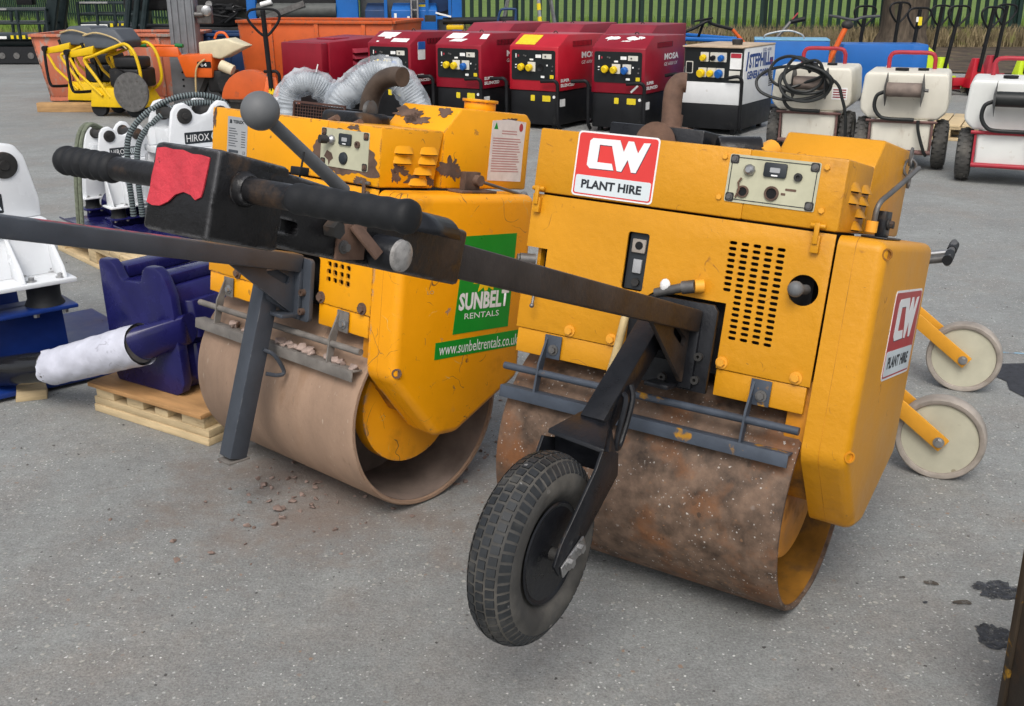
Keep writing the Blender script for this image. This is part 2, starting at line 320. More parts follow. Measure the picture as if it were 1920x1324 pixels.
# ================================================================ the setting
def node_mat(name):
    m = bpy.data.materials.new(name); m.use_nodes = True; return m, m.node_tree.nodes, m.node_tree.links, m.node_tree.nodes['Principled BSDF']
def ground_mat():
    m, N, L, bs = node_mat('worn_concrete_yard'); tc = N.new('ShaderNodeTexCoord')
    def noise(sc, det, rg=.6):
        n = N.new('ShaderNodeTexNoise'); n.inputs['Scale'].default_value = sc; n.inputs['Detail'].default_value = det; n.inputs['Roughness'].default_value = rg; L.new(tc.outputs['Object'], n.inputs[0]); return n.outputs[0]
    def rng(s_, a, b, c=0, d=1):
        r = N.new('ShaderNodeMapRange'); r.inputs[1].default_value = a; r.inputs[2].default_value = b; r.inputs[3].default_value = c; r.inputs[4].default_value = d; L.new(s_, r.inputs[0]); return r.outputs[0]
    def mix(f, a, b, typ='MIX'):
        x = N.new('ShaderNodeMix'); x.data_type = 'RGBA'; x.blend_type = typ
        if isinstance(f, float): x.inputs[0].default_value = f
        else: L.new(f, x.inputs[0])
        for i, v in ((6,a),(7,b)):
            if isinstance(v, tuple): x.inputs[i].default_value = v
            else: L.new(v, x.inputs[i])
        return x.outputs[2]
    base = mix(rng(noise(.9,9,.76),.40,.60), (.182,.206,.203,1), (.378,.415,.402,1))
    base = mix(rng(noise(1.9,9,.76),.47,.66), base, (.285,.250,.208,1))          # faint brown dust
    base = mix(rng(noise(4.3,9,.8),.40,.58), mix(.42, base, (.15,.155,.158,1)), base)
    base = mix(rng(noise(11,8,.78),.36,.62), mix(.42, base, (.15,.15,.15,1)), mix(.12, base, (.46,.47,.45,1)))
    base = mix(rng(noise(46,6,.8),.36,.66), mix(.40, base, (.10,.10,.102,1)), mix(.16, base, (.54,.54,.52,1)))
    base = mix(rng(noise(170,3,.75),.30,.72), mix(.55, base, (.09,.09,.09,1)), mix(.22, base, (.56,.55,.52,1)))   # sand and grit
    def chips(sc, share, size, colr, src, clump=None):
        nd = N.new('ShaderNodeTexNoise'); nd.inputs['Scale'].default_value = sc*1.4; L.new(tc.outputs['Object'], nd.inputs[0]); vm = N.new('ShaderNodeVectorMath'); vm.operation = 'SCALE'; vm.inputs['Scale'].default_value = .9/sc; L.new(nd.outputs[1], vm.inputs[0])
        va = N.new('ShaderNodeVectorMath'); va.operation = 'ADD'; L.new(tc.outputs['Object'], va.inputs[0]); L.new(vm.outputs[0], va.inputs[1])
        v = N.new('ShaderNodeTexVoronoi'); v.inputs['Scale'].default_value = sc; L.new(va.outputs[0], v.inputs[0]); sp = N.new('ShaderNodeSeparateColor'); L.new(v.outputs['Color'], sp.inputs[0])
        sz = N.new('ShaderNodeMath'); sz.operation = 'MULTIPLY'; L.new(sp.outputs[1], sz.inputs[0]); sz.inputs[1].default_value = size
        df = N.new('ShaderNodeMath'); df.operation = 'SUBTRACT'; L.new(sz.outputs[0], df.inputs[0]); L.new(v.outputs['Distance'], df.inputs[1]); inside = rng(df.outputs[0], 0, .06)
        pk = rng(sp.outputs[0], 1-share, 1-share+.01); a = N.new('ShaderNodeMath'); a.operation = 'MULTIPLY'; L.new(inside, a.inputs[0]); L.new(pk, a.inputs[1]); f = a.outputs[0]
        if clump is not None:
            b = N.new('ShaderNodeMath'); b.operation = 'MULTIPLY'; L.new(f, b.inputs[0]); L.new(clump, b.inputs[1]); f = b.outputs[0]
        return mix(f, src, colr)
    cl = rng(noise(1.6,5),.36,.60)
    base = chips(75, .20, .44, (.40,.39,.35,1), base, cl)                          # buff aggregate
    base = chips(120, .15, .42, (.50,.51,.49,1), base, cl)                          # pale aggregate showing through
    base = chips(140, .07, .42, (.60,.60,.58,1), base)
    base = chips(70, .10, .40, (.27,.19,.14,1), base, rng(noise(2.9,4),.45,.62))
    base = chips(95, .035, .40, (.075,.073,.07,1), base)
    # clay dust trodden round the worn roller
    sx = N.new('ShaderNodeVectorMath'); sx.operation = 'SUBTRACT'; sx.inputs[1].default_value = (-.50,2.80,0); L.new(tc.outputs['Object'], sx.inputs[0]); ln = N.new('ShaderNodeVectorMath'); ln.operation = 'LENGTH'; L.new(sx.outputs[0], ln.inputs[0])
    ad = N.new('ShaderNodeMath'); ad.operation = 'ADD'; L.new(ln.outputs['Value'], ad.inputs[0]); L.new(rng(noise(5,7,.75),.3,.7,-.35,.45), ad.inputs[1])
    base = mix(rng(ad.outputs[0], .62, .10, 0, .75), base, (.19,.145,.118,1))
    L.new(base, bs.inputs['Base Color'])
    bs.inputs['Roughness'].default_value = .82; bs.inputs['Specular IOR Level'].default_value = .35
    bp = N.new('ShaderNodeBump'); bp.inputs['Strength'].default_value = .8; bp.inputs['Distance'].default_value = .004
    mx = N.new('ShaderNodeMath'); mx.operation = 'ADD'; L.new(noise(120,5,.7), mx.inputs[0]); L.new(noise(22,5), mx.inputs[1]); L.new(mx.outputs[0], bp.inputs['Height']); L.new(bp.outputs[0], bs.inputs['Normal'])
    return m
gm = ground_mat()
g = B(); nx = 1
g.add([(-70,-12,0),(70,-12,0),(70,150,0),(-70,150,0)], [(0,1,2,3)])
tag(g.obj('ground', gm, smooth=0), kind='structure')
# verge of leaf litter and soil in front of the fence, raised a little behind a low kerb line
soil = mat('leafy_soil', (.075,.055,.038), .95, var=.4, vscale=2.5, patch=(.19,.14,.075), patch_amt=.08, patch_scale=2.2, patch_soft=.2, patch2=(.16,.19,.05), patch2_amt=.02, patch2_scale=5, bump=1, bscale=20)
tag(B().add([(-4,21.2,.02),(2,19.6,.02),(5,18.2,.02),(9,17.0,.02),(24,12.5,.02),(40,14,.05),(40,27,.10),(-4,27,.10)], [(0,1,2,3,4,5,6,7)]).obj('soil_verge', soil, smooth=0), kind='structure')
grassm = mat('meadow_grass', (.115,.185,.030), .9, var=.28, vscale=1.2, patch=(.17,.17,.055), patch_amt=.03, patch_scale=.8, patch_soft=.25, bump=.8, bscale=15)
tag(B().add([(-70,26.8,.09),(70,26.8,.09),(70,60,.12),(70,150,.3),(-70,150,.3),(-70,60,.12)], [(0,1,2,3,4,5)]).obj('grass_field', grassm, smooth=0), kind='structure')
vergel = mat('rough_verge', (.13,.13,.055), .95, var=.35, vscale=1.5, patch=(.14,.10,.06), patch_amt=.06, patch_scale=1.6, patch_soft=.2, bump=1, bscale=14)
tag(B().add([(-40,22,.012),(-9,22.6,.012),(-4,21.2,.012),(-4,26.8,.05),(-40,26.8,.05)], [(0,1,2,3,4)]).obj('verge', vergel, smooth=0), kind='structure')
tag(B().beam((-30,22.3,.06),(-7.0,22.9,.06),.14,.13).obj('kerb', mat('pale_kerb', (.33,.34,.33), .8, var=.12, vscale=4), None, .01), kind='structure')
# grass: dry tufts along the fence, green behind it
def blades(name, n, fx, fy, h0, h1, m, lean=.35, seed=1, w=.012):
    rg = random.Random(seed); V, F = [], []
    for _ in range(n):
        x, y, z = fx(rg), fy(rg), .06; h = rg.uniform(h0,h1); a = rg.uniform(0,6.28); l = rg.uniform(0,lean)*h; ww = w*rg.uniform(.6,1.4)
        dx, dy = math.cos(a), math.sin(a); k = len(V); b = rg.uniform(0,6.28); px, py = math.cos(b)*ww, math.sin(b)*ww
        V += [(x-px,y-py,z),(x+px,y+py,z),(x+dx*l*.4+px*.6,y+dy*l*.4+py*.6,z+h*.6),(x+dx*l,y+dy*l,z+h)]; F += [(k,k+1,k+2),(k,k+2,k+3)]
    me = bpy.data.meshes.new(name); me.from_pydata(V, [], F); me.materials.append(m); o = bpy.data.objects.new(name, me); COL.objects.link(o); return o
dry = mat('dry_grass', (.24,.19,.105), .9, var=.35, vscale=3, patch=(.20,.20,.06), patch_amt=.05, patch_scale=2)
gre = mat('green_grass', (.135,.215,.035), .85, var=.3, vscale=2)
tag(blades('dry_grass', 34000, lambda r: r.uniform(-4,22), lambda r: 23.6+abs(r.gauss(0,1.1))*1.0, .10, .50, dry, seed=3, w=.010), 'dry straw-coloured grass along the foot of the green fence', 'grass', kind='stuff')
tag(blades('green_grass', 26000, lambda r: r.uniform(-24,24), lambda r: r.uniform(26.9,37), .10, .40, gre, seed=4, w=.016), 'bright green grass growing behind the palisade fence', 'grass', kind='stuff')
tag(blades('rough_grass', 7000, lambda r: r.uniform(-14,-5), lambda r: r.uniform(23.2,27), .08, .35, mat('rough_grass', (.20,.185,.07), .9, var=.35, vscale=2), seed=5, w=.012), 'rough brownish grass behind the black lift platforms', 'grass', kind='stuff')
# dark tarmac repair and oil stains lying on the yard
def blob(cx, cy, rx, ry, seed, z, n=110, amp=.13):
    rg = random.Random(seed); ph = [rg.uniform(0,6.28) for _ in range(24)]; V = []
    for i in range(n):
        a = 2*PI*i/n; q = 1+sum(amp/(k*.55+1)*math.sin((k+2)*a+ph[k]) for k in range(24)); V.append((cx+rx*q*math.cos(a), cy+ry*q*math.sin(a), z))
    return B().add(V, [tuple(range(n))])
tar = mat('dark_tarmac', (.040,.043,.052), .85, var=.25, vscale=40, patch=(.10,.10,.105), patch_amt=-.02, patch_scale=70, bump=.6, bscale=120)
oil = mat('oil_stain', (.042,.046,.054), .7, var=.5, vscale=60, patch=(.16,.16,.155), patch_amt=.03, patch_scale=55, patch_soft=.1, speck=((150,.25,.45,(.24,.24,.23)),(120,.2,.5,(.015,.015,.018))), bump=.8, bscale=120)
damp = mat('brown_damp_stain', (.085,.07,.055), .8, var=.3, vscale=30)
for m_ in (oil, damp, tar):                                   # the stain is broken: bare grit shows through it
    N_, L_ = m_.node_tree.nodes, m_.node_tree.links; t_ = N_.new('ShaderNodeTexCoord'); n_ = N_.new('ShaderNodeTexNoise'); n_.inputs['Scale'].default_value = 55; n_.inputs['Detail'].default_value = 6; n_.inputs['Roughness'].default_value = .75; L_.new(t_.outputs['Object'], n_.inputs[0])
    r_ = N_.new('ShaderNodeMapRange'); r_.inputs[1].default_value = .36; r_.inputs[2].default_value = .50; r_.inputs[3].default_value = .15 if m_ is not tar else .8; r_.inputs[4].default_value = .92; L_.new(n_.outputs[0], r_.inputs[0]); L_.new(r_.outputs[0], N_['Principled BSDF'].inputs['Alpha'])
tag(B().add([(1.70,3.78,.003),(1.76,3.60,.003),(1.735,3.52,.003),(1.765,3.40,.003),(1.75,3.30,.003),(1.80,3.18,.003),(1.84,3.0,.003),(2.6,2.9,.003),(2.7,3.7,.003),(2.0,3.80,.003)], [tuple(range(10))]).obj('tarmac_patch', tar, smooth=0), kind='structure')
for k, (x, y, rx, ry, mt) in enumerate(((1.14,2.20,.062,.040,oil),(1.055,2.005,.045,.055,oil),(.990,2.235,.016,.010,damp),(1.030,2.150,.020,.010,damp),(.93,2.26,.008,.005,damp),(.945,2.15,.006,.004,oil))):
    tag(blob(x, y, rx, ry, 10+k, .003).obj('oil_stain', mt, smooth=0), kind='structure')
# faint blue surveyor's line
tag(B().beam((1.75,3.95,.002),(2.6,3.78,.002),.012,.001).beam((1.36,4.06,.002),(1.46,4.02,.002),.012,.001).obj('marking_line', mat('faded_blue_paint', (.22,.36,.46), .8, var=.2, patch=(.28,.28,.28), patch_amt=.09, patch_scale=30), smooth=0), kind='structure')
# crumbs of clay and grit
def rock(rg, r, flat=.7):
    pts = []
    for i in range(11):
        v = Vector((rg.gauss(0,1),rg.gauss(0,1),rg.gauss(0,1))).normalized()*r*rg.uniform(.75,1.15); v.z *= flat; pts.append(v)
    return pts
def crumbs(name, spots, m, label, cat):
    b = B(); rg = random.Random(99)
    for x, y, r in spots:
        V = rock(rg, r, .6); bm = B().hull([p+Vector((x,y,r*.35)) for p in V]); b.add(bm.V, bm.F)
    o = b.obj(name, m, smooth=25); return tag(o, label, cat, kind='stuff')
rg = random.Random(21); sp = []
for _ in range(90):
    x, y = rg.gauss(-.60,.15), rg.gauss(2.74,.16); sp.append((x,y,abs(rg.gauss(.0045,.003))+.0015))
for _ in range(40): sp.append((rg.gauss(-.12,.08), rg.gauss(3.05,.22), abs(rg.gauss(.004,.003))+.0015))
clay_d = mat('brown_clay_crumb', (.22,.16,.135), .95, var=.25, vscale=40, bump=.5)
crumbs('clay_crumb', sp, clay_d, 'crumbs of brown clay fallen round the foot of the stand', 'crumbs')
sp = [(rg.uniform(-2.5,2.6), rg.uniform(1.7,7.5), rg.choice([.0015,.002,.0025,.003,.005])) for _ in range(900)]
crumbs('grit', sp, mat('dark_grit', (.12,.115,.11), .9, var=.4, vscale=3), 'loose dark grit scattered over the yard', 'grit')
# ================================================================ the two pedestrian rollers
X3, Y3, Z3 = Vector((1,0,0)), Vector((0,1,0)), Vector((0,0,1))
def pose(psi, phi, rol):
    A = Matrix.Rotation(-phi, 3, 'X'); D = Matrix.Rotation(rol, 3, 'Y'); Z = Matrix.Rotation(psi, 3, 'Z')
    return Z @ D @ A
def hexbolt(p, n, r, h, m, parent, name='bolt', washer=True):
    p, n = Vector(p), Vector(n).normalized(); b = B()
    if washer: b.cyl(p, p+n*h*.3, r*1.55, 16)
    b.cyl(p+n*h*.3, p+n*h, r, 6); return b.obj(name, m, parent)
def front_text(body, x0, z0, w, h, y, mt, par, **k): return text(body, (x0,y,z0), X3, Z3, w, h, mt, par, **k)
def side_text(body, y0, z0, w, h, x, mt, par, **k): return text(body, (x,y0,z0), Y3, Z3, w, h, mt, par, **k)
CWP = [(0.192,0.901),(0.525,0.908),(0.586,0.739),(0.626,0.908),(0.692,0.908),(0.758,0.739),(0.813,0.901),(0.894,0.908),(0.763,0.444),(0.707,0.444),(0.646,0.627),(0.586,0.437),(0.53,0.444),(0.434,0.81),(0.283,0.81),(0.278,0.542),(0.46,0.542),(0.49,0.444),(0.192,0.437),(0.152,0.486),(0.157,0.859)]
def cw_sticker(o, u, v, w, h, par, red, label):
    o, u, v = Vector(o), Vector(u), Vector(v); n = u.cross(v)
    s = B().plate(rrect(0,0,w,h,.06*h,4), o, u, v, .0008).obj('sticker', M['white'], par, label=label)
    B().plate(rrect(.018*w,.025*h,.982*w,.975*h,.05*h,4), o+n*.0008, u, v, .0004).obj('sticker_border', red, s)
    B().plate(rrect(.035*w,.045*h,.965*w,.325*h,.03*h,3), o+n*.0012, u, v, .0004).obj('lower_band', M['white_g'], s)
    B().plate([(p*w+.006*w,q*h-.010*h) for p, q in CWP], o+n*.0012, u, v, .0003).obj('emblem_shadow', M['navy_v'], s)
    B().plate([(p*w,q*h) for p, q in CWP], o+n*.0016, u, v, .0004).obj('emblem', M['white'], s)
    text('PLANT HIRE', o+u*(.115*w)+v*(.125*h)+n*.0016, u, v, .745*w, .135*h, M['black_v'], s, th=.0004, bold=True)
    return s

def build_roller(kind):
    R_ = kind == 'right'
    base = Vector((.35,.229,-.4875)); B.off = base
    if R_:
        rot = pose(-.565,.2057,.0203); o = Vector((.0036,2.3982,.536))
        root = thing('road_roller', 'yellow pedestrian road roller with red and white plant hire stickers and raised jockey wheel', 'road roller')
    else:
        rot = pose(-.7315,.1421,-.0023); o = Vector((-.8721,2.9909,.5178))
        root = thing('road_roller', 'rust-patched yellow pedestrian road roller with green rental sticker on its side and clay-dusted drum', 'road roller')
    mw = rot.to_4x4(); mw.translation = o+rot @ base; root.matrix_world = mw
    root['group'] = 'pedestrian road rollers'
    Y = M['yel_r'] if R_ else M['yel_l']; YC = M['yel_r'] if R_ else M['yel_lc']; BY = M['bolt_y'] if R_ else M['rust_ring']
    DM = M['drum_r'] if R_ else M['drum_l']; DI = M['drum_in_y'] if R_ else M['drum_in']
    FR = -.0005
    # ---- drum
    yd, zd, Rr = .229, -.2235, .264
    d = B().lathe([(Rr-.004,.008),(Rr,.014),(Rr,.690),(Rr-.004,.696),(Rr-.012,.696),(Rr-.013,.690),(Rr-.013,.014),(Rr-.012,.008)], (0,yd,zd), X3, 128, closed=True).obj('drum', DM, root, smooth=50)
    B().lathe([(Rr-.0135,.016),(Rr-.015,.016),(Rr-.015,.688),(Rr-.0135,.688)], (0,yd,zd), X3, 96, closed=True).obj('inner_shell', DI, d)
    B().cyl((.44,yd,zd), (.452,yd,zd), Rr-.0155, 64).obj('web_plate', DI, d)
    # ---- frame and casing
    B().span((.03,.04,.03),(.66,.46,.34)).obj('engine_bay_shade', M['dark'], root)  # solid near-black block: paints the shade of the bay behind the vent slots
    B().span((.02,.02,.03),(.03,.47,.35)).obj('side_frame', Y, root, .003)
    B().span((.012,.029,.345),(.48,.12,.42)).obj('gap_shade_block', M['dark'], root)  # added near-black filler: paints the shade in the gap under the hood
    B().span((.482,.012,.338),(.690,.17,.3632)).obj('gap_shade_block', M['dark'], root)  # same added dark filler, right-hand part of the gap
    p = B().span((.0,0,.050),(.698,.0045,.3595)).obj('front_panel', Y, root, .0012)
    c = B()
    if R_:
        for r in range(17):                                  # slotted vent, every second row shifted
            z = .3145-r*.01225; sh = .0 if r % 2 else .0
            cols = (0,1,2,3,4) if r < 9 else (1,2,3,4)
            for k in cols:
                x = .4915+k*.0257+r*.0002
                c.plate(rrect(x-.0085,z-.0035,x+.0085,z+.0035,.0034,3), (0,.03,0), X3, Z3, .06)
        c.cyl((.651,-.02,.241),(.651,.03,.241),.0315,32)
        c.plate(rrect(.252,.180,.303,.306,.006,3), (0,.03,0), X3, Z3, .06)
        c.span((-.02,-.02,.142),(.056,.03,.238))
        c.plate([(.285,-.02),(.497,-.02),(.497,.188),(.335,.188),(.285,.150)], (0,.03,0), X3, Z3, .06)
    else:
        for r in range(8):
            for k in range(4): c.plate(rrect(.526+k*.0245,.1095+r*.0195,.541+k*.0245,.1215+r*.0195,.0035,3), (0,.03,0), X3, Z3, .06)
        c.plate(rrect(.285,-.02,.497,.165,.01,3), (0,.03,0), X3, Z3, .06)
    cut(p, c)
    sk = B().span((.004,.003,-.008),(.285,.014,.049)).obj('skirt', Y, root, .003)
    B().span((.497,.003,-.008),(.692,.014,.049)).obj('skirt', Y, root, .003)
    # upper casing: front board on the left, box with louvres on the right
    h = B().span((0,-.003,.364),(.50,.026,.507)).obj('hood_board', Y, root, .005)
    hb = B().prism([(-.003,.364),(-.003,.507),(.205,.507),(.180,.364)], 0, .498, .700).obj('hood', Y, root, .006)
    lv = [(.040,.448),(.125,.448),(.038,.424),(.121,.424),(.108,.398),(.094,.372)]
    for y0, z0 in lv:
        w_ = .066; pts = []
        for t_ in range(7):
            a = PI*t_/6; pts.append((y0+w_/2-w_/2*math.cos(a), z0+.016*min(1, math.sin(a)*1.6)))
        b = B(); V = []; 
        for yy, zz in pts: V += [(.699,yy,zz+.004),(.699+.0125*min(1,math.sin(PI*(yy-y0)/w_)*1.8),yy,z0)]
        n_ = len(pts); F = [(2*i,2*i+1,2*i+3,2*i+2) for i in range(n_-1)]
        b.add(V, F); b.obj('louvre', Y, root, smooth=60)
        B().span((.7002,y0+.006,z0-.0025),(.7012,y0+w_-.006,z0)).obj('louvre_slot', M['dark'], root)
    hp = B().prism([(.205,.364),(.205,.506),(.262,.567),(.515,.566),(.535,.548),(.535,.364)], 0, .482, .700).obj('hopper', Y, root, .006)
    if not R_: B().cyl((.63,.40,.566),(.63,.40,.588),.042,24).cyl((.63,.40,.586),(.63,.40,.594),.048,24).obj('filler_neck', Y, hp, .002)
    # side cover over the drive
    prof = [(-.004,.360),(-.004,-.090),(.165,-.262),(.240,-.262),(.468,-.135),(.468,.360)]
    me = B().prism(prof, 0, .704, .799).mesh('side_cover', 0, smooth=0); bm = bmesh.new(); bm.from_mesh(me)
    es = [e for e in bm.edges if not all(v.co.x+base.x < .71 for v in e.verts)]
    bmesh.ops.bevel(bm, geom=es, offset=.022, segments=5, profile=.5, affect='EDGES', clamp_overlap=True); bm.to_mesh(me); bm.free()
    for q in me.polygons: q.use_smooth = True
    me.set_sharp_from_angle(angle=math.radians(30)); cl = bpy.data.objects.new('side_cover', me); COL.objects.link(cl); me.materials.append(YC); cl.parent = root
    ring = []
    for k in range(len(prof)):                                # hairline moulding seam round the cover
        a_, b_, c_ = Vector(prof[k-1]), Vector(prof[k]), Vector(prof[(k+1) % len(prof)]); u1, u2 = (a_-b_).normalized(), (c_-b_).normalized(); ring += [b_+u1*.016, b_+(u1+u2)*.0055, b_+u2*.016]
    ctr = Vector((.22,.03)); out_ = [tuple(q+(q-ctr).normalized()*.0003) for q in ring]
    B().prism(out_, 0, .7397, .7405).obj('cover_seam', M['yel_dark'], cl)
    for y_, z_ in ((.012,.335),(.010,-.072)):
        b = B().lathe([(.0,.0005),(.0085,.0005),(.0085,.004),(.012,.004),(.012,-.004)], (.796,y_,z_), Vector((.75,-.66,0)), 20).obj('corner_screw', M['rust_ring'] if not R_ else M['yel_dark'], cl)
    B().prism([(.02,.06),(.02,-.09),(.12,-.21),(.30,-.23),(.45,-.10),(.45,.06)], 0, .655, .7035).obj('side_plate', M['yel_dark'], root, .004)
    B().lathe([(.0,.60),(.150,.60),(.166,.612),(.166,.652),(.160,.6545),(0,.6545)], (0,.205,-.205), X3, 56).obj('gear_case', M['yel_dark'] if R_ else YC, root, smooth=40)
    # ---- scraper: angle bar, round rod, two brackets
    SB = M['blue_bar'] if R_ else M['gry_d']
    B().span((.001,-.040,-.114),(.690,-.0355,-.086)).span((.001,-.0355,-.090),(.690,-.007,-.086)).obj('scraper_bar', SB, root, .001)
    B().cyl((-.004,-.022,-.043),(.698,-.022,-.038),.0085,14).obj('scraper_rod', SB, root, label=None)
    for x in (.108,.604):
        br = B().span((x-.026,-.004,-.008),(x+.018,-.0005,.046)).obj('scraper_bracket', SB, root, .001)
        B().prism([(-.004,.040),(-.004,-.006),(-.018,-.09),(-.036,-.09),(-.030,-.02)], 0, x-.022, x-.017).obj('bracket_fin', SB, br)
        hexbolt((x,-.004,.013),(0,-1,0),.008,.009, M['steel_d'] if R_ else M['steel'], br)
    for x in (.142,.248,.508,.668):
        if x == .248 and not R_: continue
        hexbolt((x,-.0002 if True else 0,.064),(0,-1,0),.0085 if R_ else .010,.010, BY, root)
    # ---- drawbar bracket
    MP = M['blk'] if R_ else M['gry']
    B().plate([(.292,-.006),(.490,-.006),(.490,.170),(.480,.182),(.338,.182),(.292,.146)] if R_ else rrect(.292,-.006,.490,.158,.012,4), (0,-.010,0), X3, Z3, .013).obj('mount_plate', MP, root, .002)
    for x, z in ((.466,.070),(.466,.020),(.318,.100),(.392,.012)):
        b = B().lathe([(.0035,.002),(.0035,.012),(.009,.012),(.009,0)], (x,-.0225,z), (0,-1,0), 18).obj('socket_bolt', M['iron'] if R_ else M['rust_ring'], root)
    BM_ = M['beam_r'] if R_ else M['gry']
    gx = .430
    g = B().prism([(-.024,.140),(-.024,.012),(-.040,.012),(-.255,.165)], 0, gx, gx+.010).obj('gusset_plate', BM_, root, .001)
    cc = B(); cc.hull([(xx,-.060+.011*math.cos(t),.100+.011*math.sin(t)) for xx in (gx-.02,gx+.03) for t in [i*PI/6 for i in range(12)]]+[(xx,-.112+.011*math.cos(t),.128+.011*math.sin(t)) for xx in (gx-.02,gx+.03) for t in [i*PI/6 for i in range(12)]])
    cut(g, cc)
    B().span((gx+.0,-.034,.0),(gx+.03,-.0235,.13)).obj('weld_flange', MP, root, .001)
    slope = .141
    zc = lambda y: .144+(-y-.03)*slope
    if R_:
        B().beam((.437,-.026,zc(-.026)),(.437,-1.02,zc(-1.02)),.046,.047).obj('drawbar', BM_, root, .005)
    else:
        bar = B().beam((.437,-.026,zc(-.026)),(.437,-1.36,zc(-1.36)),.050,.047).obj('drawbar', BM_, root, .006)
        B().beam((.437,-.36,zc(-.36)+.0237),(.437,-.70,zc(-.70)+.0237),.036,.0006).obj('paint_mark', mat('chipped_red_mark', (.34,.05,.075), .6, var=.2, patch=(.12,.09,.08), patch_amt=.07, patch_scale=22, patch_soft=.05), bar, label='chipped red paint along the top of the drawbar')
        # handle head and grips: beyond the left edge of the picture
        B().beam((.437,-1.30,zc(-1.30)),(.437,-1.42,zc(-1.42)),.09,.085).obj('handle_head', M['gry'], root, .01)
        for s_ in (-1,1): B().tube([(.437+s_*.02,-1.38,zc(-1.38)),(.437+s_*.25,-1.38,zc(-1.38))],.013,14).obj('handle_grip', M['rubber'], root)
    # ---- latches
    for x in (.020,.664):
        la = B().span((x-.010,-.012,.318),(x+.006,-.001,.352)).cyl((x-.016,-.011,.372),(x+.014,-.011,.372),.005,12).obj('latch', Y if R_ else M['steel_d'], root, .001)
        B().span((x-.007,-.017,.336),(x+.003,-.012,.378)).obj('latch_hook', Y if R_ else M['rust_ring'], la, .001)
    if R_: roller_cw(root, Y)
    else: roller_green(root, Y)
    B.off = Vector((0,0,0)); return root

def ctrl_panel(root, x0, x1, z0, z1, rusty):
    m = .006
    cp = B().plate(rrect(x0,z0,x1,z1,.004,3), (0,-.0035,0), X3, Z3, .0015).obj('control_panel', M['cream'], root)
    y = -.0052
    if not rusty:
        fr = B()
        for a, b in (((x0+m,z1-m),(x1-m,z1-m)),((x1-m,z1-m),(x1-m,z0+m)),((x1-m,z0+m),(x0+m,z0+m)),((x0+m,z0+m),(x0+m,z1-m))): fr.beam((a[0],y,a[1]),(b[0],y,b[1]),.0016,.0012,(0,1,0))
        fr.obj('printed_border', M['black_v'], cp)
    for x, z in ((x0+.011,z0+.010),(x0+.011,z1-.010),(x1-.011,z0+.010),(x1-.011,z1-.010)):
        s = B().plate(rrect(x-.009,z-.009,x+.009,z+.009,.004,3), (0,y,0), X3, Z3, .0008).obj('screw_pad', M['iron'], cp); hexbolt((x,y-.0008,z),(0,-1,0),.0045,.004, M['steel_d'] if not rusty else M['rust_ring'], cp, 'panel_screw')
    fx = lambda f: x0+(x1-x0)*f; fz = lambda f: z0+(z1-z0)*f
    k = B().lathe([(0,.012),(.006,.012),(.010,.008),(.0125,.004),(.0125,0)], (fx(.24),y,fz(.70)), (0,-1,0), 8).obj('key_switch', M['steel'], cp)
    if rusty: B().cyl((fx(.20),y-.012,fz(.70)),(fx(.17),y-.030,fz(.70)),.0105,16).obj('key_cap', M['iron'], k)
    hm = B().plate(rrect(fx(.40),fz(.60),fx(.65),fz(.90),.004,2), (0,y,0), X3, Z3, .005).obj('hour_meter', M['black_v'], cp, .001)
    B().plate(rrect(fx(.47),fz(.70),fx(.58),fz(.80),.001,1), (0,y-.005,0), X3, Z3, .0005).obj('display', M['silver_l'], hm)
    B().plate(rrect(fx(.49),fz(.625),fx(.56),fz(.655),.0005,1), (0,y-.005,0), X3, Z3, .0005).obj('display', M['white'], hm)
    B().lathe([(.004,.001),(.004,.005),(.0085,.005),(.0085,0)], (fx(.78),y,fz(.66)), (0,-1,0), 18).obj('push_button', M['iron'] if not rusty else M['rust_ring'], cp)
    if not rusty:
        for f, g, r in ((.20,.24,.0125),(.52,.27,.015)):
            rg = B().lathe([(r*.72,.0005),(r*.72,.0035),(r,.0035),(r,0)], (fx(f),y,fz(g)), (0,-1,0), 24).obj('dial_ring', M['rust_ring'], cp); B().cyl((fx(f),y,fz(g)),(fx(f),y-.0008,fz(g)),r*.74,20).obj('dial_well', M['dark'], cp)
        B().tube([(fx(.17),y-.004,fz(.52)),(fx(.14),y-.004,fz(.42)),(fx(.16),y-.004,fz(.28)),(fx(.13),y-.004,fz(.10))],.0022,6).obj('key_tag', M['exh'], cp)
        for f, g, w_ in ((.66,.36,.12),(.62,.26,.05)): B().plate(rrect(fx(f),fz(g),fx(f+w_),fz(g+.05),.001,1), (0,y,0), X3, Z3, .0003).obj('printed_mark', M['rust_ring'], cp)
    else:
        rg = B().lathe([(0,.007),(.010,.007),(.0145,.004),(.0155,0)], (fx(.50),y,fz(.26)), (0,-1,0), 24).obj('rotary_knob', M['black_v'], cp)
        B().plate([(fx(.08),fz(.25)),(fx(.17),fz(.16)),(fx(.19),fz(.02)),(fx(.22),fz(.14)),(fx(.28),fz(.22)),(fx(.24),fz(.36)),(fx(.14),fz(.42))], (0,y,0), X3, Z3, .0003).obj('rust_hole', M['rust_ring'], cp)
    return cp

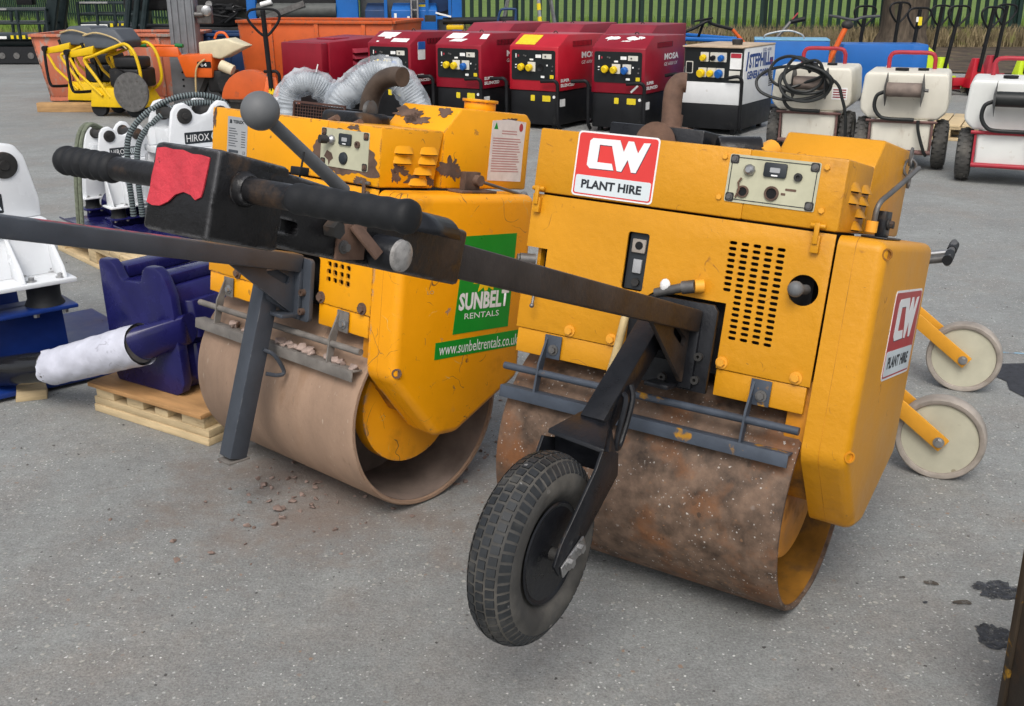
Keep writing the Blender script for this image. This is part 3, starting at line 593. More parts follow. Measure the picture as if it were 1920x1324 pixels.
def roller_cw(root, Y):
    cw_sticker((.0995,-.0032,.368), X3, Z3, .198, .142, root, M['red_v'], 'red and white plant hire sticker on the hood front')
    cw_sticker((.7993,.155,.068), Y3, Z3, .268, .192, root, M['red_d'], 'red and white plant hire sticker on the side cover')
    ctrl_panel(root, .458, .647, .397, .494, False)
    for x, z in ((.447,.487),(.447,.404),(.659,.487),(.662,.402)): hexbolt((x,-.003,z),(0,-1,0),.006,.005, M['bolt_y'], root, 'hood_bolt', False)
    # gauge window, recessed
    gw = B().span((.254,.012,.182),(.301,.016,.304)).obj('gauge_window', M['black_v'], root)
    B().span((.262,.005,.262),(.294,.012,.292)).obj('gauge_block', M['nylon_t'], gw, .002); B().cyl((.279,.004,.278),(.279,.0055,.278),.009,16).obj('gauge_hole', M['dark'], gw)
    B().span((.270,.006,.218),(.290,.012,.248)).obj('sight_glass', M['silver_l'], gw, .001); B().cyl((.281,.012,.198),(.281,.004,.198),.009,16).obj('gauge_knob', M['iron'], gw)
    kb = B().cyl((.655,.012,.243),(.645,-.02,.243),.010,14).obj('throttle_knob', M['steel_d'], root); B().sph((.643,-.024,.243),.0165,18).obj('knob_ball', M['ball'], kb)
    cy = B().cyl((.03,-.004,.210),(.002,-.026,.208),.0135,18).cyl((.000,-.0275,.208),(-.003,-.030,.208),.0115,18).obj('lifting_pin', M['steel_d'], root)
    B().cyl((.040,-.004,.17),(.052,-.03,.110),.0035,8).sph((.052,-.031,.108),.006,8).obj('pull_lever', M['steel_d'], root)
    # hose and valve by the bracket
    hz_ = B().tube(catmull([(.283,-.018,.135),(.284,-.03,.10),(.279,-.034,.04),(.272,-.036,-.010)],5),.0092,12).obj('water_hose', M['hose_c'], root, label='cream water hose')
    B().lathe([(.0115,0),(.0115,.006),(.0095,.008),(.0095,.022)], (.272,-.036,-.008), (-.1,-.05,-1), 16).obj('hose_clip', M['steel'], hz_); B().cyl((.270,-.037,-.028),(.268,-.038,-.044),.0075,12).obj('hose_tail', M['steel_d'], hz_)
    va = B().cyl((.345,-.022,.186),(.405,-.024,.207),.010,14).cyl((.405,-.024,.207),(.432,-.022,.214),.014,14).obj('water_valve', M['steel_d'], root); B().sph((.366,-.026,.206),.012,10,(1,.8,1.2)).obj('valve_tap', M['white'], va); B().cyl((.430,-.022,.2135),(.446,-.012,.216),.0145,14).obj('valve_elbow', M['bolt_y'], va)
    # lever on the side cover
    lv = B().span((.716,.115,.3605),(.770,.245,.365)).span((.735,.150,.365),(.752,.205,.418)).obj('lever_bracket', M['blk'], root, .002)
    B().cyl((.732,.128,.372),(.732,.128,.395),.012,14).obj('pivot_boss', M['bolt_y'], lv); hexbolt((.752,.18,.392),(1,0,0),.008,.012, M['iron'], lv)
    B().tube(catmull([(.735,.13,.375),(.737,.122,.415),(.740,.135,.436),(.741,.20,.456),(.742,.30,.486),(.742,.425,.524)],4),.0058,10).obj('hand_lever', M['steel_d'], lv)
    for k, (yy, zz) in enumerate(((.47,.55),(.48,.525),(.49,.50))):
        B().tube([(.712+.012*math.cos(t)*(k%2),yy+.010*math.cos(t),zz+.020*math.sin(t)) for t in [i*PI/5 for i in range(10)]],.0035,6,closed=True).obj('chain_link', M['steel_d'], root)
    # engine parts showing above the hood
    en = B().span((.125,.09,.47),(.355,.30,.541)).obj('engine_cowl', M['blk'], root, .004)
    B().lathe([(0,.088),(.048,.088),(.05,.085),(.05,.082)], (.245,0,.500), (0,1,0), 24).obj('cowl_ring', M['exh'], en)
    B().cyl((.375,.13,.50),(.455,.18,.512),.034,20).obj('air_filter', M['blk_w'], root, .004); B().cyl((.462,.16,.50),(.475,.20,.52),.024,16).obj('filter_cap', M['bolt_y'], root)
    ex = B().tube(catmull([(.228,.20,.52),(.223,.20,.575),(.220,.20,.615),(.221,.202,.636),(.230,.206,.650),(.243,.212,.652)],6),.0225,20).obj('exhaust_pipe', M['exh'], root, smooth=60)
    B().lathe([(.0245,.0),(.0245,.048)], (.226,.20,.53), Z3, 20).obj('exhaust_clamp', M['exh'], ex); B().span((.185,.16,.536),(.285,.24,.548)).obj('exhaust_flange', M['exh'], ex, .002)
    # drawbar sleeve, head and grips
    s = .141; zc = lambda y: .144+(-y-.03)*s
    sl = B().beam((.430,-.952,zc(-.952)+.004),(.428,-1.36,zc(-1.36)+.006),.070,.074,(0,0,1),.074,.080).obj('drawbar_sleeve', M['blk_w'], root, .006)
    cut(sl, B().hull([(xx,-1.362+.007*math.cos(t),.322+.007*math.sin(t)) for xx in (.455,.48) for t in [i*PI/4 for i in range(8)]]+[(xx,-1.285+.007*math.cos(t),.311+.007*math.sin(t)) for xx in (.455,.48) for t in [i*PI/4 for i in range(8)]]))
    hd = B().beam((.418,-1.300,zc(-1.30)+.006),(.418,-1.402,zc(-1.402)+.003),.094,.090).obj('handle_head', M['blk_w'], root, .006, 2)
    d_ = Vector((0,-1,s)).normalized(); up = Vector((0,s,1)).normalized(); oc = Vector((.418,-1.402,zc(-1.402)+.003))+d_*.0004
    pr = [(-.0435+.089*a,-.033+.076*b) for a, b in ((.03,.93),(.16,.955),(.3,.94),(.45,.95),(.6,.915),(.75,.92),(.89,.90),(.885,.75),(.88,.62),(.875,.5),(.86,.38),(.78,.33),(.70,.385),(.58,.41),(.46,.36),(.36,.25),(.24,.18),(.12,.17),(.02,.20),(.035,.4),(.025,.55),(.04,.75))]
    B().plate(pr, oc, X3, up, .0018).obj('red_patch', M['red_patch'], hd, label='flaking red paint patch on the handle head')
    gy, gz = -1.363, .3485
    gl = B().cyl((.385,gy,gz),(.262,gy,gz),.0132,20).obj('handle_tube', M['blk_w'], root)
    gr = B().cyl((.45,gy,gz),(.545,gy,gz-.001),.0132,20).obj('handle_tube', M['blk_w'], root)
    prof = [(.0132,0.0)]
    for k in range(60): prof.append((.0158+.0011*math.sin(k/60*2*PI*5.5), .004+k*.0014))
    prof += [(.0156,.090),(.0125,.095),(.006,.097)]
    B().lathe(prof, (.274,gy,gz), (-1,0,0), 24).obj('rubber_grip', M['rubber'], gl, smooth=60)
    prof = [(.0132,0.0)]
    for k in range(80): prof.append((.0152+.0004*math.sin(k/80*2*PI*6), .004+k*.0016))
    prof += [(.0160,.134),(.0166,.139),(.0150,.1445),(.009,.147),(0,.1475)]
    B().lathe(prof, (.533,gy,gz-.001), (1,0,0), 24).obj('rubber_grip', M['rubber'], gr, smooth=60)
    B().lathe([(.018,0),(.018,.006),(.0145,.012)], (.464,gy,gz), (1,0,0), 20).obj('weld_collar', M['blk_w'], gr)
    # curved guard, stop lamp, cable bracket, gear lever
    gd = B(); V = []; 
    for i in range(7):
        a = PI*.5*i/6; V += [(.465+.030*math.sin(a),-1.105,.342-.026*(1-math.cos(a))),(.465+.030*math.sin(a),-1.010,.332-.026*(1-math.cos(a)))]
    gd.add(V, [(2*i,2*i+1,2*i+3,2*i+2) for i in range(6)]); gdo = gd.obj('cable_guard', M['blk'], root, smooth=60)
    sm = gdo.modifiers.new('thick', 'SOLIDIFY'); sm.thickness = .003
    lm = B().lathe([(.021,0),(.021,.032),(.0195,.036)], (.462,-1.137,.287), (1,0,-.02), 28).obj('reversing_button', M['blk'], root); B().lathe([(.0195,0),(.0185,.005),(.012,.008),(0,.009)], (.498,-1.137,.2865), (1,0,-.02), 24).obj('button_cap', M['lens'], lm)
    B().span((.464,-1.215,.277),(.468,-1.165,.318)).beam((.468,-1.19,.318),(.492,-1.168,.285),.004,.02,(0,1,0)).obj('cable_bracket', M['exh'], root, .001); hexbolt((.468,-1.205,.292),(1,0,0),.005,.008, M['steel_d'], root); B().cyl((.466,-1.23,.312),(.482,-1.23,.312),.010,6).obj('pivot_nut', M['iron'], root)
    st = B().tube([(.36,-1.085,.349),(.36,-1.225,.421)],[.0088,.0075],16).obj('gear_lever', M['ball'], root); B().sph((.36,-1.243,.431),.0222,32).obj('lever_knob', M['ball'], st)
    B().span((.345,-1.11,.325),(.395,-1.05,.347)).obj('lever_mount', M['blk'], root, .003)
    B().cyl((.425,-1.24,.358),(.425,-1.236,.392),.0012,6).obj('cable_tie', M['rubber'], root); B().span((.415,-1.245,.366),(.43,-1.23,.375)).obj('tie_head', M['rubber'], root, .001)
    # jockey leg, fork and wheel
    lg = B().beam((.385,-.105,.120),(.385,-.312,-.060),.052,.052,(0,0,1)).obj('jockey_leg', M['blk'], root, .003)
    B().hull([(.345,-.028,.05),(.345,-.028,.135),(.42,-.028,.05),(.42,-.028,.135),(.362,-.12,.085),(.408,-.12,.085),(.362,-.12,.118),(.408,-.12,.118)]).obj('leg_socket', M['blk'], lg, .002)
    B().hull([(.360,-.300,-.030),(.410,-.300,-.040),(.326,-.385,-.068),(.450,-.392,-.078),(.326,-.388,-.076),(.450,-.395,-.086),(.360,-.292,-.052),(.410,-.292,-.060)]).obj('fork_crown', M['blk'], lg, .001)
    B().hull([(.326,-.36,-.080),(.446,-.36,-.088),(.326,-.325,-.10),(.446,-.325,-.10),(.326,-.345,-.135),(.446,-.345,-.135),(.365,-.285,-.06),(.41,-.285,-.06)]).obj('fork_bridge', M['blk'], lg, .002)
    for x in (.320,.446):
        bl = B().prism([(-.400,-.080),(-.330,-.095),(-.318,-.140),(-.462,-.276),(-.505,-.296),(-.531,-.272),(-.515,-.234),(-.415,-.112)], 0, x, x+.006).obj('fork_blade', M['blk'], lg, .001)
    ap = B().prism([(-.440,-.232),(-.424,-.254),(-.50,-.298),(-.512,-.276)], 0, .4525, .4575).obj('axle_plate', M['steel'], lg, .002)
    hexbolt((.4575,-.453,-.252),(1,0,0),.009,.009, M['steel'], ap); hexbolt((.4575,-.486,-.272),(1,0,0),.009,.009, M['steel'], ap)
    B().tube(catmull([(.414,-.235,.02),(.424,-.238,-.01),(.424,-.262,-.085),(.424,-.278,-.100),(.424,-.287,-.085),(.424,-.268,-.01),(.414,-.262,.005)],4),.006,8).obj('lift_loop', M['blk'], lg)
    B().span((.375,-.085,-.004),(.43,-.03,.006)).obj('step_lug', M['blk'], lg, .003)
    wheel_tyre(root, (.385,-.491,-.264), .178, .092)

def wheel_tyre(root, c, r, w):
    c = Vector(c); wh = B()
    prof = []
    for i in range(25):                                       # tyre section: round shoulders, flattish crown
        a = -PI*.80+PI*1.60*i/24; prof.append((r-.046+.046*math.cos(a)*(1 if abs(a) < PI/2 else .9), w/2*math.copysign(abs(math.sin(a))**.85, a)))
    hub = B().cyl(c-X3*(w*.62), c+X3*(w*.62), .012, 16).obj('wheel', M['iron'], root)
    B().lathe(prof, c, X3, 72).obj('tyre', M['tyre'], hub, smooth=70)
    # tread blocks
    b = B(); nt = 56
    for k in range(nt):
        for row, (hx, l_) in enumerate(((-.40,.13),(-.205,.15),(0,.15),(.205,.15),(.40,.13))):
            a0 = 2*PI*(k+(.5 if row % 2 else 0))/nt; a1 = a0+2*PI/nt*.70; V = []
            for rr_ in (0, .0034):
                for a in (a0, a1):
                    for s_ in (hx-l_/2, hx+l_/2):
                        xx = s_*w; k_ = abs(s_)/.5; rr0 = (r-.046)+.046*math.sqrt(max(0, 1-(k_**2.35))); V.append(c+X3*xx+(Y3*math.cos(a)+Z3*math.sin(a))*(rr0+rr_-.0008))
            b.add(V, [(0,2,3,1),(4,5,7,6),(0,1,5,4),(2,6,7,3),(0,4,6,2),(1,3,7,5)])
    t_ = b.obj('tread', M['lug'], hub, smooth=0); t_['kind'] = 'stuff'
    rr = r-.085
    for s_ in (1,-1): B().lathe([(rr+.004,s_*w*.40),(rr+.001,s_*w*.43),(rr-.006,s_*w*.40),(rr-.012,s_*w*.28),(rr-.03,s_*w*.22),(.04,s_*w*.18),(.030,s_*w*.30),(.022,s_*w*.34),(0,s_*w*.34)], c, X3, 48).obj('rim', M['blk'], hub, smooth=45)

def roller_green(root, Y):
    cp = B().plate(rrect(.442,.377,.700,.500,.02,3), (0,-.0031,0), X3, Z3, .0003)
    # bare rusty metal where paint has flaked round the control panel
    def blotch(cx, cz, rx, rz, seed, y=-.0031, n=40, amp=.16):
        rg = random.Random(seed); n = 120; ph = [rg.uniform(0,6.28) for _ in range(22)]; pts = []
        for i in range(n):
            a = 2*PI*i/n; q = 1+sum(amp/(k*.62+1)*math.sin((k+2)*a+ph[k]) for k in range(22)); ca, sa = math.cos(a), math.sin(a)
            e = (abs(ca)**3+abs(sa)**3)**(-1/3); pts.append((cx+rx*q*ca*e, cz+rz*q*sa*e))
        return pts
    B().plate(blotch(.570,.432,.100,.058,3), (0,-.0031,0), X3, Z3, .0004).obj('bare_metal_patch', M['rust_ring'], root)
    for k, (cx, cz, rx, rz) in enumerate(((.012,.478,.008,.022),(.60,.498,.018,.006),(.63,.375,.02,.008),(.30,.372,.012,.004))):
        B().plate(blotch(cx,cz,rx,rz,20+k,amp=.22), (0,-.0031,0), X3, Z3, .0004).obj('bare_metal_patch', M['rust_ring'], root)
    sl = Vector((0,.057,.061)).normalized()
    for k, (cx, q, rx, rz) in enumerate(((.535,.046,.045,.022),(.575,.030,.035,.018),(.655,.064,.026,.012))):
        pts = blotch(cx,q,rx,rz,40+k,amp=.25); oo = Vector((0,.205,.506))+Vector((0,-.73,.68))*.0012
        B().plate(pts, oo, X3, sl, .0004).obj('bare_metal_patch', M['rust_ring'], root)
    for k, (yy, zz, ry, rz) in enumerate(((.235,.415,.030,.028),(.065,.408,.022,.010),(.105,.388,.020,.009),(.165,.383,.012,.012),(.46,.545,.03,.007),(.05,.392,.012,.014))):
        B().plate(blotch(yy,zz,ry,rz,60+k,amp=.28), (.7003,0,0), Y3, Z3, .0004).obj('bare_metal_patch', M['rust_ring'], root)
    ctrl_panel(root, .480, .660, .397, .490, True)
    # maker's plate
    pl = B().plate(rrect(.075,.385,.166,.487,.003,2), (0,-.0031,0), X3, Z3, .0008).obj('rating_plate', M['silver_l'], root)
    front_text('TEREX', .100, .470, .050, .0085, -.004, M['black_v'], pl, th=.0003, bold=True)
    B().plate([(.084,.469),(.096,.469),(.094,.479),(.086,.479)], (0,-.004,0), X3, Z3, .0003).obj('emblem', M['black_v'], pl)
    for k in range(8): B().plate([(.082,.4545-k*.0066),(.112+.006*(k%3),.4545-k*.0066),(.112+.006*(k%3),.4565-k*.0066),(.082,.4565-k*.0066)], (0,-.004,0), X3, Z3, .0003).obj('printed_line', M['gry'], pl); 
    for k in range(7): B().plate([(.140,.4480-k*.0066),(.158,.4480-k*.0066),(.158,.4500-k*.0066),(.140,.4500-k*.0066)], (0,-.004,0), X3, Z3, .0003).obj('printed_line', M['gry'], pl)
    B().plate(rrect(.083,.391,.128,.3985,.001,1), (0,-.004,0), X3, Z3, .0003).obj('printed_block', M['gry'], pl)
    front_text('CE', .147, .390, .013, .008, -.004, M['black_v'], pl, th=.0003)
    # green stickers on the side cover
    xs = .7992
    gs = B().plate([(.190,.008),(.400,.012),(.402,.262),(.208,.258)], (xs,0,0), Y3, Z3, .0007).obj('sticker', M['green_v'], root, label='green rental sticker on the side cover')
    star = []
    for k in range(20):
        a = 2*PI*k/20; rr = .052 if k % 2 else .030; star.append((.300+rr*math.cos(a), .150+rr*.9*math.sin(a)))
    B().plate(star, (xs+.0007,0,0), Y3, Z3, .0003).obj('sunburst', M['yel_v'], gs)
    B().plate([(.215,.066),(.385,.072),(.385,.118),(.215,.112)], (xs+.001,0,0), Y3, Z3, .0002).obj('backing', M['green_v'], gs)
    side_text('SUNBELT', .203, .068, .188, .046, xs+.0011, M['white'], gs, th=.0004, bold=True)
    side_text('RENTALS', .228, .045, .130, .015, xs+.0008, M['white'], gs, th=.0004)
    wb = B().plate([(.132,-.052),(.455,-.045),(.455,-.001),(.132,-.008)], (xs,0,0), Y3, Z3, .0007).obj('sticker', M['green_v'], root, label='narrow green web address sticker on the side cover')
    side_text('www.sunbeltrentals.co.uk', .146, -.042, .300, .030, xs+.0008, M['white'], wb, th=.0004)
    side_text('LO', .090, .118, .022, .009, xs, M['hose_c'], root, th=.0004)
    # notice on the hopper side
    nt = B().plate([(.376,.388),(.510,.386),(.509,.462),(.512,.545),(.440,.549),(.378,.543)], (.7003,0,0), Y3, Z3, .0006).obj('notice', M['paper'], root, label='faded safety notice on the hopper side')
    xx = .7009
    B().plate([(.386,.522),(.402,.522),(.394,.540)], (xx,0,0), Y3, Z3, .0003).obj('emblem', M['green_v'], nt)
    B().plate([(.493+.008*math.cos(t),.530+.011*math.sin(t)) for t in [i*PI/6 for i in range(12)]], (xx,0,0), Y3, Z3, .0003).obj('emblem', M['red_d'], nt)
    for k in range(17):
        z = .517-k*.0066; a_, b_ = (.418,.478) if k < 2 else (.386,.497-.012*((k*7)%4)/3)
        if k in (2,): continue
        B().plate([(a_,z),(b_,z),(b_,z+.0028),(a_,z+.0028)], (xx,0,0), Y3, Z3, .0003).obj('printed_line', M['pink_print'], nt)
    # lever on the cover
    lb = B().span((.716,.215,.3605),(.768,.345,.367)).span((.728,.245,.367),(.748,.300,.412)).obj('lever_bracket', M['rust_ring'], root, .002)
    B().cyl((.748,.285,.392),(.764,.285,.392),.014,16).obj('pivot_boss', M['rust_ring'], lb); hl = B().tube([(.757,.292,.390),(.765,.445,.358)],.0042,10).obj('hand_lever', M['steel_d'], lb); B().sph((.765,.455,.356),.0115,16).obj('lever_knob', M['ball'], hl)
    # engine parts above the hood
    mg = B()
    for k in range(19): mg.cyl((.10+k*.012,.2,.495),(.10+k*.012,.2,.541),.0011,5)
    for k in range(6): mg.cyl((.098,.2,.498+k*.0086),(.318,.2,.498+k*.0086),.0011,5)
    gmo = B().span((.096,.204,.45),(.318,.30,.535)).obj('radiator_core', M['dark'], root)
    mesh_m = mat('brown_wire_mesh', (.09,.045,.035), .6, var=.2)
    w_ = mg.obj('wire_guard', mesh_m, gmo); w_['kind'] = 'stuff'
    for a, b in (((.098,.198,.541),(.322,.198,.541)),((.320,.198,.49),(.320,.198,.541)),((.098,.198,.49),(.098,.198,.541))): B().beam(a,b,.005,.006).obj('guard_frame', mesh_m, gmo)
    B().span((.338,.10,.44),(.50,.21,.532)).obj('fuel_tank', M['blk_w'], root, .016, 4)
    en = B().span((.30,.24,.42),(.47,.46,.525)).obj('engine_block', M['iron'], root, .008)
    for x, y_, z in ((.455,.16,.545),(.425,.19,.548)): B().lathe([(.010,0),(.024,.002),(.018,.008),(.024,.014),(.010,.016)], (x,y_,z-.008), (1,.3,.1), 20).obj('pulley', M['steel_d'], en)
    ex = B().tube(catmull([(.30,.30,.52),(.305,.30,.565),(.325,.30,.600),(.355,.30,.622),(.395,.30,.633),(.430,.30,.633)],6),.0265,22).obj('exhaust_pipe', M['exh_l'], root, smooth=60)
    for x, z in ((.43,.512),(.52,.508)): B().cyl((x,.06,z-.01),(x+.03,.06,z+.002),.009,10).obj('cap_nut', M['exh'], root)
    # stand leg
    lg = B().beam((.385,-.078,.085),(.385,-.163,-.372),.050,.052,(0,-1,0)).obj('stand_leg', M['gry'], root, .003)
    B().beam((.385,-.192,-.381),(.385,-.128,-.373),.054,.006).obj('stand_foot', M['gry_d'], lg, .001)
    B().hull([(.35,-.028,.0),(.35,-.028,.13),(.43,-.028,.0),(.43,-.028,.13),(.36,-.10,.05),(.41,-.10,.05),(.36,-.10,.12),(.41,-.10,.12)]).obj('leg_socket', M['gry'], lg, .002)
    B().tube(catmull([(.412,-.10,-.085),(.425,-.075,-.10),(.428,-.045,-.145),(.425,-.06,-.155),(.412,-.09,-.150)],4),.0055,8).obj('lift_loop', M['gry'], lg)
    B().span((.40,-.085,.004),(.46,-.03,.014)).obj('step_lug', M['gry'], lg, .003)
ROLL_R = build_roller('right'); ROLL_L = build_roller('left')
# ================================================================ excavator attachments and pallets on the left
def make_pallet(name, label, loc, rz, w, d, top, mdeck=None, boards=5, group='timber pallets', h=.13, blocks=3):
    """w along local x, d along local y, origin at the near left corner on the ground"""
    t = thing(name, label, 'pallet', loc, rz, group)
    md = mdeck or M['wood']
    for k in range(3):
        y0 = k*(d-.09)/2
        B().span((0,y0,.0),(w,y0+.09,.024)).obj('bottom_board', M['wood'], t, .002)
        for j in range(blocks):
            x0 = j*(w-.10)/(blocks-1); B().span((x0,y0+.002,.0245),(x0+.10,y0+.088,h-.042)).obj('block', M['wood'], t, .002)
        B().span((0,y0,h-.0415),(w,y0+.09,h-.0235)).obj('stringer_board', M['wood'], t, .002)
    bw = w/boards-.012
    for k in range(boards): B().span((k*w/boards+.006,-.004,h-.023),(k*w/boards+.006+bw,d+.004,h)).obj('deck_board', md, t, .002)
    return t
def bolts_ring(pts, n, m, par, r=.011, h=.016):
    for p in pts: hexbolt(p, n, r, h, m, par)

# ---- small pallet with a plywood deck and the navy breaker box
psi = -.575
pt = thing('pallet', 'small pine pallet with plywood deck under the navy breaker housing', 'pallet', (-1.385,3.328,0), psi, 'timber pallets')
for k, y0 in enumerate((0,.24,.48)):
    B().span((0,y0,0),(.545,y0+.095,.026)).obj('bottom_board', M['wood'], pt, .003)
    B().span((0,y0+.004,.0265),(.545,y0+.091,.052)).obj('bottom_board', M['wood'], pt, .003)
    for x0, x1, z1 in ((.012,.10,.089),(.165,.245,.089),(.300,.360,.075),(.425,.525,.089)):
        B().span((x0,y0+.006,.0525),(x1,y0+.085,z1)).obj('block', M['wood'], pt, .002)
B().span((-.006,-.012,.0895),(.535,.60,.105)).obj('deck', M['ply'], pt, .003)
bh = thing('breaker_housing', 'navy blue steel breaker housing with notched end plate standing on small pallet', 'breaker housing', (-1.385,3.328,.105), psi)
fp = [(.062,0),(.345,0),(.372,.014),(.388,.05),(.366,.325),(.345,.375),(.328,.398),(.305,.411),(.262,.410),(.243,.395),(.232,.362),(.222,.352),(.142,.350),(.130,.360),(.112,.392),(.092,.408),(.041,.407),(.032,.395),(.034,.315),(.048,.035)]
for y0, y1 in ((.06,.095),(.52,.555)): B().prism(fp, 1, y0, y1).obj('end_plate', M['navy_p'], bh, .006)
B().prism([(.075,.010),(.345,.010),(.372,.05),(.352,.30),(.325,.345),(.09,.345),(.050,.30),(.065,.05)], 1, .0955, .5195).obj('body', M['navy_p'], bh, .008)
B().span((.055,.10,.346),(.125,.51,.385)).obj('top_rail', M['navy_p'], bh, .006); B().span((.245,.10,.3455),(.312,.51,.380)).obj('top_rail', M['navy_p'], bh, .006)
for z0, z1 in ((.04,.16),(.18,.30)): B().hull([(.367,.12,z0),(.367,.50,z0),(.35,.12,z1),(.35,.50,z1),(.392,.14,z0),(.392,.48,z0),(.372,.14,z1),(.372,.48,z1)]).obj('side_rib', M['navy_p'], bh, .005)
B().cyl((.35,.42,.21),(.395,.42,.21),.030,20).obj('port_plug', M['iron'], bh)
ch = thing('chisel', 'breaker chisel wrapped in white film with black plastic sleeve on its tip', 'chisel', (-1.385,3.328,0), psi)
c0, c1 = Vector((.285,-.002,.285)), Vector((-.125,-.055,.144))
dd = (c1-c0).normalized(); rg = random.Random(4)
pts = [c0+(c1-c0)*t for t in [i/60 for i in range(61)]]
wb_ = B().tube(pts, [.0665-.008*(i/60) for i in range(61)], 44, caps=False)
for i_, v_ in enumerate(wb_.V):                               # creased film
    r_, j_ = divmod(i_, 44); a_ = 2*PI*j_/44; t_ = r_/60; ax_ = pts[r_]
    k_ = 1+.020*math.sin(9*t_*PI+3*a_+2*math.sin(4*a_))*math.sin(a_*2+t_*7)+.012*abs(math.sin(17*t_+5*a_))+(.05*rg.uniform(-.5,1) if r_ > 58 else 0); wb_.V[i_] = ax_+(v_-ax_)*k_+(dd*(.012*math.sin(3*a_)+.008*rg.uniform(-1,1)) if r_ == 60 else Vector())
wb_.obj('white_wrap', M['wrap_w'], ch, smooth=60)
e = c1+dd*.45; e.z = max(e.z, .050)
B().tube([c1-dd*.03+(e-c1+dd*.03)*t for t in [i/14 for i in range(15)]], [.054+.0012*rg.uniform(-1,1)-.012*(i/14)**2 for i in range(15)], 24).obj('black_sleeve', M['wrap_b'], ch, smooth=50)
B().cyl(c0+dd*.004, c1, .058, 24).obj('shank', M['steel_d'], ch); B().hull([tuple(c0+dd*.01+Vector((0,math.cos(a)*.060,math.sin(a)*.060))) for a in [i*PI/12 for i in range(24)]]+[(.385,.10+math.cos(a)*.035,.325+math.sin(a)*.05) for a in [i*PI/8 for i in range(16)]]).obj('collar', M['navy_p'], ch, smooth=60)
wd = thing('timber_chock', 'short timber chock under the black sleeved chisel tip', 'timber', (-1.68,3.40,0), .35)
B().hull([(0,0,0),(.10,0,0),(0,.09,0),(.10,.09,0),(.008,.004,.035),(.10,0,.035),(0,.09,.035),(.095,.09,.035)]).obj('chock', M['wood'], wd, .002)

# ---- vibrating plate attachments
def ear(poly, x0, x1, par, bosses, nm='bracket_plate'):
    e_ = B().prism(poly, 0, x0, x1).obj(nm, M['white_p'], par, .008)
    for y, z, r in bosses: B().lathe([(0,.016),(r*.35,.016),(r*.4,.010),(r*.8,.010),(r,.006),(r,0)], (x1,y,z), X3, 28).obj('pin_boss', M['iron'], e_)
    return e_
def hirox(par, o, u, v, w, h):
    o, u, v = Vector(o), Vector(u).normalized(), Vector(v).normalized(); n = u.cross(v)
    b = B().plate(rrect(0,0,w,h,.003,1), o, u, v, .0012).obj('badge', M['black_v'], par, label='black maker badge with white lettering')
    text('HIROX', o+u*(.05*w)+v*(.18*h)+n*.0012, u, v, .66*w, .62*h, M['white'], b, th=.0006, bold=False, shear=.0)
    for k in range(3):
        x = (.76+k*.065)*w; B().plate([(x+.05*w,.15*h),(x+.085*w,.15*h),(x+.04*w,.5*h),(x+.085*w,.85*h),(x+.05*w,.85*h),(x+.005*w,.5*h)], o+n*.0013, u, v, .0006).obj('chevron', M['white_g'], b)
